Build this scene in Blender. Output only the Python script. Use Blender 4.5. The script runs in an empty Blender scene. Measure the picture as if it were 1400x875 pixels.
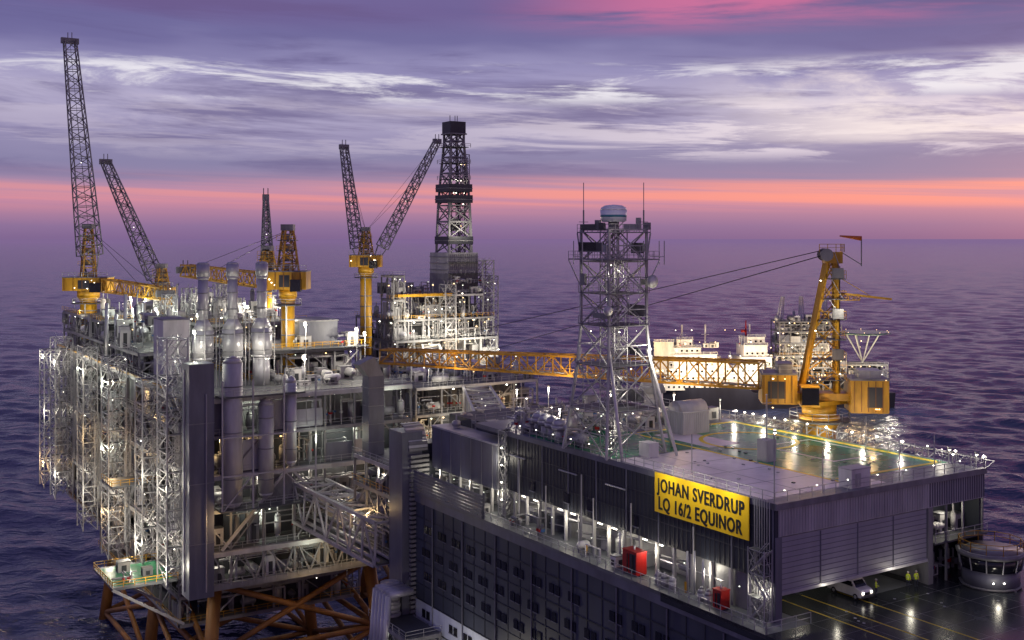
import bpy, math, random
import numpy as np
from mathutils import Vector, Matrix
R = random.Random(7)
scene = bpy.context.scene
COL = scene.collection

def lin(r,g,b):
    def c(x):
        x/=255.0
        return x/12.92 if x<=0.04045 else ((x+0.055)/1.055)**2.4
    return (c(r),c(g),c(b),1.0)

# ------------------------------------------------------------------ materials
def paint(name, col, rough=0.5, metal=0.0, var=0.35, scale=0.6, bump=0.0, streak=True, spec=.5):
    m=bpy.data.materials.new(name); m.use_nodes=True
    nt=m.node_tree; bs=nt.nodes['Principled BSDF']; bs.inputs['Specular IOR Level'].default_value=spec
    tc=nt.nodes.new('ShaderNodeTexCoord')
    mp=nt.nodes.new('ShaderNodeMapping'); mp.inputs['Scale'].default_value=(1,1,0.25 if streak else 1)
    nz=nt.nodes.new('ShaderNodeTexNoise'); nz.inputs['Scale'].default_value=scale; nz.inputs['Detail'].default_value=4; nz.inputs['Roughness'].default_value=0.65
    nt.links.new(tc.outputs['Object'],mp.inputs[0]); nt.links.new(mp.outputs[0],nz.inputs['Vector'])
    rp=nt.nodes.new('ShaderNodeValToRGB')
    rp.color_ramp.elements[0].position=0.3; rp.color_ramp.elements[1].position=0.7
    rp.color_ramp.elements[0].color=(col[0]*(1-var),col[1]*(1-var),col[2]*(1-var),1)
    rp.color_ramp.elements[1].color=(min(1,col[0]*(1+var*.4)),min(1,col[1]*(1+var*.4)),min(1,col[2]*(1+var*.4)),1)
    nt.links.new(nz.outputs[0],rp.inputs[0]); nt.links.new(rp.outputs[0],bs.inputs['Base Color'])
    mr=nt.nodes.new('ShaderNodeMapRange'); mr.inputs[3].default_value=max(0.03,rough-0.12); mr.inputs[4].default_value=min(1,rough+0.12)
    nt.links.new(nz.outputs[0],mr.inputs[0]); nt.links.new(mr.outputs[0],bs.inputs['Roughness'])
    bs.inputs['Metallic'].default_value=metal
    if bump:
        b=nt.nodes.new('ShaderNodeBump'); b.inputs['Strength'].default_value=bump
        nt.links.new(nz.outputs[0],b.inputs['Height']); nt.links.new(b.outputs[0],bs.inputs['Normal'])
    return m
def emis(name,col,st):
    m=bpy.data.materials.new(name); m.use_nodes=True
    nt=m.node_tree; bs=nt.nodes['Principled BSDF']
    bs.inputs['Base Color'].default_value=(.8,.8,.8,1)
    bs.inputs['Emission Color'].default_value=(*col,1); bs.inputs['Emission Strength'].default_value=st
    try: m.cycles.emission_sampling='NONE'
    except Exception: pass
    return m

M={}
M['steel']=paint('steel_grey_paint',(0.21,0.21,0.22),0.5,0.0,0.4,0.5)
M['galv']=paint('galvanised_steel',(0.40,0.40,0.41),0.42,0.25,0.4,0.8)
M['light']=paint('light_grey_paint',(0.42,0.415,0.41),0.5,0,0.35,0.4)
M['white']=paint('white_paint',(0.66,0.65,0.63),0.45,0,0.3,0.4)
M['dark']=paint('dark_steel',(0.035,0.037,0.047),0.5,0,0.4,0.4)
M['clad']=paint('dark_cladding',(0.036,0.041,0.055),0.5,0.0,0.35,0.25,spec=.25)
M['facade']=paint('facade_cladding',(0.055,0.063,0.088),0.5,0.0,0.3,0.12,spec=.25)
M['clad2']=paint('mid_cladding',(0.14,0.145,0.18),0.45,0.0,0.35,0.3,spec=.35)
M['door']=paint('door_panel',(0.30,0.30,0.35),0.45,0.0,0.2,0.2)
M['silver']=paint('silver_cladding',(0.44,0.44,0.47),0.36,0.2,0.3,0.4)
M['deck']=paint('deck_plate',(0.13,0.14,0.15),0.5,0,0.4,0.4,0,False)
M['grate']=paint('grating',(0.08,0.085,0.09),0.6,0,0.3,0.8,0,False)
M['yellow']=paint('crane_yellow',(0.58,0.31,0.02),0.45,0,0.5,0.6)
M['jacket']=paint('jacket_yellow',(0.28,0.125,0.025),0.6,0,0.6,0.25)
M['red']=paint('red_paint',(0.42,0.015,0.012),0.4,0,0.3,0.8)
M['orange']=paint('orange_paint',(0.65,0.16,0.02),0.45,0,0.25,0.8)
M['blue']=paint('blue_paint',(0.06,0.16,0.35),0.45,0,0.25,0.8)
M['basewall']=paint('pale_blue_wall',(0.55,0.60,0.70),0.5,0,0.25,0.4)
M['signy']=paint('sign_yellow',(0.84,0.55,0.01),0.45,0,0.08,0.4)
M['black']=paint('black_paint',(0.01,0.01,0.012),0.5,0,0.2,1)
M['line']=paint('yellow_line',(0.80,0.60,0.04),0.5,0,0.3,0.8,0,False,.2)
M['wline']=paint('white_line',(0.7,0.7,0.7),0.5,0,0.3,0.8,0,False,.2)
M['green']=paint('helideck_green',(0.055,0.25,0.13),0.25,0,0.5,0.16,0.03,False,.16)
M['pad']=paint('grey_pad',(0.66,0.60,0.63),0.42,0,0.3,0.2,0.02,False,.3)
M['wet']=paint('wet_deck',(0.03,0.036,0.04),0.24,0,0.6,0.15,0.04,False,.4)
M['hull']=paint('ship_hull',(0.02,0.02,0.035),0.5,0,0.3,0.1)
M['glass']=paint('window_glass',(0.010,0.011,0.016),0.15,0,0.2,1)
M['hivis']=paint('hi_vis_fabric',(0.62,0.78,0.04),0.7,0,0.15,3)
M['cloth']=paint('dark_fabric',(0.03,0.035,0.06),0.8,0,0.2,3)
M['skin']=paint('skin_tone',(0.55,0.33,0.24),0.55,0,0.1,3)
M['rubber']=paint('rubber',(0.02,0.02,0.02),0.8,0,0.2,3)
M['radome']=paint('radome_white',(0.80,0.83,0.86),0.4,0,0.08,0.5)
M['teal']=paint('teal_band',(0.05,0.22,0.28),0.4,0,0.1,0.5)
M['Lw']=emis('lamp_cool_white',(1.0,0.93,0.76),8)
M['Lg']=emis('lamp_pale_white',(0.95,1.0,0.80),2.5)
M['Lo']=emis('lamp_warm',(1.0,0.62,0.25),4)
M['Lwin']=emis('lit_window',(1.0,0.60,0.25),1.8)

# ------------------------------------------------------------------ builder
UP=Vector((0,0,1))
class Frame:
    def __init__(s,ox,oy,ax=(-0.534,0.8455),bx=(0.8455,0.534)):
        s.o=Vector((ox,oy,0)); s.a=Vector((*ax,0)).normalized(); s.b=Vector((*bx,0)).normalized()
    def __call__(s,S,T,Z): return s.o+s.b*S+s.a*T+UP*Z
class MB:
    def __init__(s,name): s.n=name; s.v=[];s.f=[];s.m=[];s.sm=[];s.mats=[]
    def mi(s,k):
        if k not in s.mats: s.mats.append(k)
        return s.mats.index(k)
    def hexa(s,P,mat):
        i=len(s.v); s.v+= [tuple(p) for p in P]; k=s.mi(mat)
        for q in ((0,3,2,1),(4,5,6,7),(0,1,5,4),(1,2,6,5),(2,3,7,6),(3,0,4,7)):
            s.f.append(tuple(i+j for j in q)); s.m.append(k); s.sm.append(False)
    def box(s,F,s0,s1,t0,t1,z0,z1,mat):
        s.hexa([F(s0,t0,z0),F(s1,t0,z0),F(s1,t1,z0),F(s0,t1,z0),F(s0,t0,z1),F(s1,t0,z1),F(s1,t1,z1),F(s0,t1,z1)],mat)
    def tube(s,p,q,r,mat,n=4,r1=None,caps=False):
        p=Vector(p);q=Vector(q); d=q-p
        if d.length<1e-4: return
        d.normalize(); ref=UP if abs(d.z)<0.95 else Vector((0.8455,0.534,0))
        x=d.cross(ref).normalized(); y=d.cross(x).normalized()
        if r1 is None: r1=r
        i=len(s.v);k=s.mi(mat); off=math.pi/4 if n==4 else 0
        for c,rr in ((p,r),(q,r1)):
            for j in range(n):
                an=2*math.pi*j/n+off; s.v.append(tuple(c+x*math.cos(an)*rr+y*math.sin(an)*rr))
        for j in range(n):
            j2=(j+1)%n; s.f.append((i+j,i+j2,i+n+j2,i+n+j)); s.m.append(k); s.sm.append(n>=8)
        if caps or n>=8:
            s.f.append(tuple(i+j for j in reversed(range(n)))); s.m.append(k); s.sm.append(False)
            s.f.append(tuple(i+n+j for j in range(n))); s.m.append(k); s.sm.append(False)
    def lathe(s,c,prof,mat,n=16,axis=UP):
        c=Vector(c); ax=Vector(axis).normalized()
        for (h0,r0),(h1,r1) in zip(prof[:-1],prof[1:]):
            if abs(h1-h0)<1e-4: h1=h0+0.01
            s.tube(c+ax*h0,c+ax*h1,max(r0,.01),mat,n,max(r1,.01),False)
    def bulb(s,p,r,mat):
        r*=.85
        p=Vector(p);i=len(s.v);k=s.mi(mat)
        for d in ((1,0,0),(0,1,0),(-1,0,0),(0,-1,0),(0,0,.7),(0,0,-.7)): s.v.append(tuple(p+Vector(d)*r))
        for q in ((0,1,4),(1,2,4),(2,3,4),(3,0,4),(1,0,5),(2,1,5),(3,2,5),(0,3,5)):
            s.f.append(tuple(i+j for j in q)); s.m.append(k); s.sm.append(True)
    def post(s,p,r,mat,zb):
        """flood light on a pole with a hood"""
        p=Vector(p); s.bulb(p,r,mat); s.tube(Vector((p.x,p.y+.25,zb)),Vector((p.x,p.y+.25,p.z+r)),.07,'galv',4)
        s.tube(Vector((p.x,p.y+.3,p.z+r)),Vector((p.x,p.y-r,p.z+r)),r*.9,'steel',4,None,True)
    def rail(s,pts,mat='galv',h=1.1,sp=2.0,r=0.045,closed=False):
        pts=[Vector(p) for p in pts]
        if closed: pts=pts+[pts[0]]
        for p,q in zip(pts[:-1],pts[1:]):
            L=(q-p).length; n=max(1,int(L/sp))
            for i in range(n+1):
                c=p.lerp(q,i/n); s.tube(c,c+UP*h,r,mat,4)
            s.tube(p+UP*h,q+UP*h,r,mat,4); s.tube(p+UP*h*.55,q+UP*h*.55,r*.8,mat,4)
    def lattice(s,p,q,w0,w1,n,r,mat,h0=None,h1=None,rc=None):
        p=Vector(p);q=Vector(q);d=(q-p).normalized()
        h0=h0 or w0; h1=h1 or w1; rc=rc or r*1.6
        ref=UP if abs(d.z)<0.8 else Vector((0.8455,0.534,0))
        x=d.cross(ref).normalized(); y=x.cross(d).normalized()
        def ring(k):
            f=k/n; c=p.lerp(q,f); w=(w0+(w1-w0)*f)/2; h=(h0+(h1-h0)*f)/2
            return [c+x*w+y*h,c-x*w+y*h,c-x*w-y*h,c+x*w-y*h]
        pr=ring(0)
        for j in range(4): s.tube(pr[j],pr[(j+1)%4],r,mat)
        for k in range(1,n+1):
            cr=ring(k)
            for j in range(4):
                s.tube(pr[j],cr[j],rc,mat); s.tube(cr[j],cr[(j+1)%4],r,mat)
                if (k+j)%2: s.tube(pr[j],cr[(j+1)%4],r,mat)
                else: s.tube(pr[(j+1)%4],cr[j],r,mat)
            pr=cr
    def build(s,parent=None):
        me=bpy.data.meshes.new(s.n); me.from_pydata(s.v,[],s.f)
        for k in s.mats: me.materials.append(M[k])
        me.polygons.foreach_set('material_index',s.m); me.polygons.foreach_set('use_smooth',s.sm); me.update()
        o=bpy.data.objects.new(s.n,me); COL.objects.link(o)
        if parent: o.parent=parent
        return o
def root(name):
    e=bpy.data.objects.new(name,None); e.empty_display_size=1; COL.objects.link(e); return e
def plight(parent,p,W,col=(1,0.95,0.85),r=0.25):
    l=bpy.data.lights.new('lamp_light','POINT'); l.energy=W; l.color=col; l.shadow_soft_size=r
    o=bpy.data.objects.new('lamp_light',l); o.location=p; COL.objects.link(o); o.parent=parent; return o
COOL=(1,0.92,0.74); PALE=(0.95,1,0.80); WARM=(1,0.66,0.30)

# greebles -----------------------------------------------------------------
def equip(b,F,s,t,z,h,rr=R,sz=2.5):
    """one piece of process equipment standing on deck z with headroom h"""
    k=rr.random(); mat=rr.choice(['light','silver','steel','galv','white','steel','light','steel'])
    w=rr.uniform(.6,1)*sz
    if k<.28:
        hh=h*rr.uniform(.35,.8); b.box(F,s-w/2,s+w/2,t-w*.4,t+w*.4,z,z+hh,mat)
        b.box(F,s-w/2-.06,s+w/2+.06,t-w*.4-.06,t+w*.4+.06,z+hh,z+hh+.12,'steel')
        b.box(F,s-w*.2,s+w*.2,t-w*.4-.1,t-w*.4-.02,z+.2,z+hh*.7,'dark')
        b.box(F,s-w/2-.1,s-w/2-.02,t-w*.2,t+w*.2,z+.2,z+hh*.7,'dark')
    elif k<.52:
        r=w*.32; hh=h*rr.uniform(.5,.95)
        b.lathe(F(s,t,z),[(0,r*.7),(.4,r*.7),(.5,r),(hh*.85,r),(hh*.95,r*.7),(hh,.05)],mat,12)
        b.tube(F(s,t,z+hh),F(s,t,z+h),.12,'galv',6)
    elif k<.72:
        r=min(h*.3,w*.4); ax=F.b if rr.random()<.5 else F.a; L=w*1.6
        c=F(s,t,z+r+.5)
        b.lathe(c-ax*L/2,[(0,.05),(.15,r*.7),(.4,r),(L-.4,r),(L-.15,r*.7),(L,.05)],mat,12,ax)
        for q in (-.3,.3):
            p=c+ax*L*q; b.tube(p-UP*(r+.5),p,.2,'steel',4)
    else:
        for i in range(rr.randint(3,6)):
            ds=rr.uniform(-w,w)*.6; dt=rr.uniform(-w,w)*.6; zz=z+h*rr.uniform(.3,.95); r=rr.choice([.1,.14,.2])
            b.tube(F(s+ds,t+dt,z),F(s+ds,t+dt,zz),r,mat,6)
            if rr.random()<.5: b.tube(F(s+ds,t+dt,zz),F(s+ds+rr.uniform(-3,3),t+dt,zz),r,mat,6)
            else: b.tube(F(s+ds,t+dt,zz),F(s+ds,t+dt+rr.uniform(-3,3),zz),r,mat,6)
            b.tube(F(s+ds,t+dt,z+h*.25),F(s+ds,t+dt,z+h*.25+.35),r*2,rr.choice(['steel','red','galv','blue']),6)
def module(fr,eq,lm,F,s0,s1,t0,t1,levels,bay=6,dens=1.0,lampp=.5,fill=False,top=True,warm=.3,dia=.4,colr=.24,lamr=(.1,.24),beam='steel',panel=.1):
    ns=max(1,round((s1-s0)/bay)); nt=max(1,round((t1-t0)/bay)); lo=levels[0];hi=levels[-1]
    S=[s0+(s1-s0)*i/ns for i in range(ns+1)]; T=[t0+(t1-t0)*i/nt for i in range(nt+1)]
    for i,s_ in enumerate(S):
        for j,t_ in enumerate(T):
            if i in(0,ns) or j in(0,nt): fr.tube(F(s_,t_,lo),F(s_,t_,hi),colr,beam,4)
    for z in levels:
        if z==hi and not top: continue
        fr.box(F,s0+.05,s1-.05,t0+.05,t1-.05,z-.12,z,'grate')
        for (p,q) in ((F(s0,t0,z-.4),F(s1,t0,z-.4)),(F(s0,t0,z-.4),F(s0,t1,z-.4)),(F(s1,t0,z-.4),F(s1,t1,z-.4)),(F(s0,t1,z-.4),F(s1,t1,z-.4))):
            fr.tube(p,q,.42,R.choice([beam,beam,'light']),4)
        fr.rail([F(s0-.5,t1,z),F(s0-.5,t0-.5,z),F(s1,t0-.5,z)],R.choice(['galv','galv','yellow']),r=.045)
    for z,zn in zip(levels[:-1],levels[1:]):
        h=zn-z-.6
        for i in range(ns):
            if R.random()<dia:
                a_,b_=(S[i],S[i+1]) if R.random()<.5 else (S[i+1],S[i]); fr.tube(F(a_,t0,z),F(b_,t0,zn-.4),.14,R.choice([beam,beam,'light']),4)
            if R.random()<panel: fr.box(F,S[i]+.3,S[i+1]-.3,t0+.3,t0+.45,z+.05,z+h*R.uniform(.5,1),R.choice(['clad2','steel','light','silver']))
        for j in range(nt):
            if R.random()<dia:
                a_,b_=(T[j],T[j+1]) if R.random()<.5 else (T[j+1],T[j]); fr.tube(F(s0,a_,z),F(s0,b_,zn-.4),.14,R.choice([beam,beam,'light']),4)
            if R.random()<panel*1.8:
                hh=h*R.uniform(.5,1); m_=R.choice(['clad2','steel','light','silver','clad2']); fr.box(F,s0+.3,s0+.45,T[j]+.3,T[j+1]-.3,z+.05,z+hh,m_)
                for q in (.25,.5,.75): fr.box(F,s0+.24,s0+.3,T[j]+.3+(T[j+1]-T[j]-.6)*q,T[j]+.4+(T[j+1]-T[j]-.6)*q,z+.05,z+hh,'dark')
        for _ in range(int(5*dens)+1):
            o=R.uniform(.3,2.5); zz=z+h*R.uniform(.45,1); r=R.choice([.08,.12,.18,.25])
            a_,b_=sorted((R.uniform(s0,s1),R.uniform(s0,s1))); eq.tube(F(a_,t0+o,zz),F(b_,t0+o,zz),r,R.choice(['galv','light','silver','steel']),6)
            eq.tube(F(b_,t0+o,zz),F(b_,t0+o,z+h*R.uniform(-.5,.3)),r,'galv',6)
            a_,b_=sorted((R.uniform(t0,t1),R.uniform(t0,t1))); eq.tube(F(s0+o,a_,zz),F(s0+o,b_,zz),r,R.choice(['galv','light','silver','steel']),6)
            eq.tube(F(s0+o,a_,zz),F(s0+o,a_,z+h*R.uniform(-.5,.3)),r,'galv',6)
        for i in range(ns*2):
            if R.random()<dens: equip(eq,F,S[0]+(s1-s0)*(i+.5)/(ns*2)+R.uniform(-.5,.5),t0+R.uniform(1.5,4.5),z,h)
        for j in range(nt*2):
            if R.random()<dens: equip(eq,F,s0+R.uniform(1.5,4.5),T[0]+(t1-t0)*(j+.5)/(nt*2)+R.uniform(-.5,.5),z,h)
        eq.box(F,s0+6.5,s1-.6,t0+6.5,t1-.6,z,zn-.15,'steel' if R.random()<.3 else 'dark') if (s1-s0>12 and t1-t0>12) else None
        for i in range(ns):
            if R.random()<lampp:
                lm.bulb(F(S[i]+R.uniform(.5,bay-.5),t0+R.uniform(.2,2),z+h*.9),R.uniform(*lamr),'Lo' if R.random()<warm else R.choice(['Lw','Lg']))
        for j in range(nt):
            if R.random()<lampp:
                lm.bulb(F(s0+R.uniform(.2,2),T[j]+R.uniform(.5,bay-.5),z+h*.9),R.uniform(*lamr),'Lo' if R.random()<warm else R.choice(['Lw','Lg']))
def stairs(b,lm,F,s,t,z0,z1,w=3,d=5,mat='galv',step=3.2,r=.11):
    c=[(s,t),(s+w,t),(s+w,t+d),(s,t+d)]
    for (a_,b_) in c: b.tube(F(a_,b_,z0),F(a_,b_,z1),r*1.4,mat)
    z=z0;k=0
    while z<z1-.5:
        zn=min(z+step,z1)
        for i in range(4):
            p,q=c[i],c[(i+1)%4]; b.tube(F(*p,zn),F(*q,zn),r,mat); b.tube(F(*p,zn-1.2),F(*q,zn-1.2),r*.5,mat)
            b.tube(F(*(p if k%2 else q),z),F(*(q if k%2 else p),zn),r*.7,mat)
        y0,y1=(t,t+d) if k%2 else (t+d,t)
        for o in (w*.3,w*.7): b.tube(F(s+o,y0,z),F(s+o,y1,zn),.12,mat); b.tube(F(s+o,y0,z+1),F(s+o,y1,zn+1),.05,mat)
        b.box(F,s,s+w,t if k%2 else t+d-1.2,t+1.2 if k%2 else t+d,zn-.08,zn,'grate')
        if lm is not None and R.random()<.45: lm.bulb(F(s+R.uniform(0,w),t+R.uniform(0,d),zn-.4),R.uniform(.1,.2),R.choice(['Lw','Lg']))
        z=zn;k+=1
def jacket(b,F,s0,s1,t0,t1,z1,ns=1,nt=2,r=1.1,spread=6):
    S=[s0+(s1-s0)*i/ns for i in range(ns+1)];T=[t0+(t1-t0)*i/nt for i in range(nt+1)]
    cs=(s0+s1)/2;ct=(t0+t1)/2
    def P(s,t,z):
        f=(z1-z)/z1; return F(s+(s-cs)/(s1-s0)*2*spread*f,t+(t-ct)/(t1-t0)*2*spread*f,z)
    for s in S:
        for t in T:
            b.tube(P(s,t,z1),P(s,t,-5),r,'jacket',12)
    Z=[z1-1,z1*.5,1.5]
    for z in Z:
        for s in S:
            for i in range(nt): b.tube(P(s,T[i],z),P(s,T[i+1],z),r*.45,'jacket',8)
        for t in T:
            for i in range(ns): b.tube(P(S[i],t,z),P(S[i+1],t,z),r*.45,'jacket',8)
    for zt,zb in zip(Z[:-1],Z[1:]):
        for s in S:
            for i in range(nt):
                b.tube(P(s,T[i],zt),P(s,T[i+1],zb),r*.45,'jacket',8); b.tube(P(s,T[i+1],zt),P(s,T[i],zb),r*.45,'jacket',8)
        for t in T:
            for i in range(ns):
                b.tube(P(S[i],t,zt),P(S[i+1],t,zb),r*.45,'jacket',8); b.tube(P(S[i+1],t,zt),P(S[i],t,zb),r*.45,'jacket',8)

# ================================================================== SEA
def make_sea():
    m=bpy.data.materials.new('sea_water'); m.use_nodes=True; nt=m.node_tree; bs=nt.nodes['Principled BSDF']; out=nt.nodes['Material Output']
    N=nt.nodes.new; Lk=nt.links.new
    bs.inputs['Roughness'].default_value=0.2; bs.inputs['IOR'].default_value=1.42
    g=N('ShaderNodeNewGeometry')
    def noise(sx,sy,sc,det,rot):
        mp=N('ShaderNodeMapping'); mp.inputs['Scale'].default_value=(sx,sy,1); mp.inputs['Rotation'].default_value=(0,0,rot)
        nz=N('ShaderNodeTexNoise'); nz.inputs['Scale'].default_value=sc; nz.inputs['Detail'].default_value=det; nz.inputs['Roughness'].default_value=.6
        Lk(g.outputs['Position'],mp.inputs[0]); Lk(mp.outputs[0],nz.inputs['Vector']); return nz
    n2=noise(.45,1,.09,4,.5); n3=noise(.6,1,.35,3,.1)
    def bump(n,dist,st,prev):
        b=N('ShaderNodeBump'); b.inputs['Strength'].default_value=st; b.inputs['Distance'].default_value=dist
        Lk(n.outputs[0],b.inputs['Height'])
        if prev: Lk(prev.outputs[0],b.inputs['Normal'])
        return b
    b2=bump(n2,2.5,.7,None); b3=bump(n3,1.0,.8,b2)
    Lk(b3.outputs[0],bs.inputs['Normal'])
    rp=N('ShaderNodeValToRGB'); rp.color_ramp.elements[0].position=.64; rp.color_ramp.elements[1].position=.72
    Lk(n3.outputs[0],rp.inputs[0])
    rp2=N('ShaderNodeValToRGB'); rp2.color_ramp.elements[0].position=.56; rp2.color_ramp.elements[1].position=.70
    Lk(n2.outputs[0],rp2.inputs[0])
    mm=N('ShaderNodeMath'); mm.operation='MULTIPLY'; Lk(rp.outputs[0],mm.inputs[0]); Lk(rp2.outputs[0],mm.inputs[1])
    mx=N('ShaderNodeMix'); mx.data_type='RGBA'; mx.inputs[6].default_value=(0.022,0.030,0.078,1); mx.inputs[7].default_value=(.5,.5,.56,1)
    Lk(mm.outputs[0],mx.inputs[0]); Lk(mx.outputs[2],bs.inputs['Base Color'])
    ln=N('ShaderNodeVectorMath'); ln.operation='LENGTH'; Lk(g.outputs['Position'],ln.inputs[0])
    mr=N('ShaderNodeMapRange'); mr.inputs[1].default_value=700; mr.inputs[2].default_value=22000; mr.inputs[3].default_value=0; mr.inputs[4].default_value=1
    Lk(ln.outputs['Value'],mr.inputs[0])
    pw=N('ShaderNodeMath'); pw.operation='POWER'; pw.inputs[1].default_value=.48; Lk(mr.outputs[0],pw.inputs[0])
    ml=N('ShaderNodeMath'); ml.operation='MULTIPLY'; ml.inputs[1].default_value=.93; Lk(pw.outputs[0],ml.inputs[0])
    haze_em=N('ShaderNodeEmission'); haze_em.inputs[0].default_value=lin(129,104,148); haze_em.inputs[1].default_value=1  # distance haze painted into the water as emission, stronger towards the horizon
    ms=N('ShaderNodeMixShader'); Lk(ml.outputs[0],ms.inputs[0]); Lk(bs.outputs[0],ms.inputs[1]); Lk(haze_em.outputs[0],ms.inputs[2]); Lk(ms.outputs[0],out.inputs[0])
    try: m.cycles.emission_sampling='NONE'
    except Exception: pass
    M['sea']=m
    az=np.concatenate([np.linspace(-math.pi,-.62,24,endpoint=False),np.linspace(-.62,.62,440,endpoint=False),np.linspace(.62,math.pi,24)])
    r=[60.0]
    while r[-1]<7000: r.append(r[-1]+max(.9,r[-1]*.0038))
    while r[-1]<70000: r.append(r[-1]*1.12)
    r=np.array(r); rr,aa=np.meshgrid(r,az,indexing='ij')
    x=rr*np.sin(aa); y=rr*np.cos(aa); z=np.zeros_like(x)
    g_=np.random.RandomState(3)
    mask=np.clip((.62-np.abs(aa))/.05,0,1)
    for k in range(56):
        lam=5.5*(10**(k/55.0)); th=math.radians(58)+g_.normal(0,.6); kk=2*math.pi/lam
        amp=.0078*lam**.9*(1 if lam<30 else .55)
        fade=np.clip((lam/np.maximum(rr*.0038,rr*.0029)-2.2)/2.0,0,1)
        ph=kk*(x*math.cos(th)+y*math.sin(th))+g_.uniform(0,6.28)+.9*np.sin(x*.006*g_.uniform(.5,1.5)+y*.004+g_.uniform(0,6))
        z+=amp*fade*np.sin(ph)
    z*=mask
    nr,na=x.shape
    co=np.stack([x,y,z],-1).reshape(-1,3)
    idx=np.arange(nr*na).reshape(nr,na)
    q=np.stack([idx[:-1,:-1],idx[:-1,1:],idx[1:,1:],idx[1:,:-1]],-1).reshape(-1,4)[:,::-1]
    nq=len(q)
    me=bpy.data.meshes.new('sea'); me.vertices.add(len(co)); me.vertices.foreach_set('co',co.astype(np.float32).ravel())
    me.loops.add(nq*4); me.loops.foreach_set('vertex_index',q.astype(np.int32).ravel())
    me.polygons.add(nq); me.polygons.foreach_set('loop_start',np.arange(0,nq*4,4,dtype=np.int32)); 
    try: me.polygons.foreach_set('loop_total',np.full(nq,4,dtype=np.int32))
    except Exception: pass
    me.update(calc_edges=True); me.validate()
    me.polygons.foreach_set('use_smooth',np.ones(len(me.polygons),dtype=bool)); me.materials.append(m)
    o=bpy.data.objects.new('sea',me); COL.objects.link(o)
make_sea()

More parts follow.
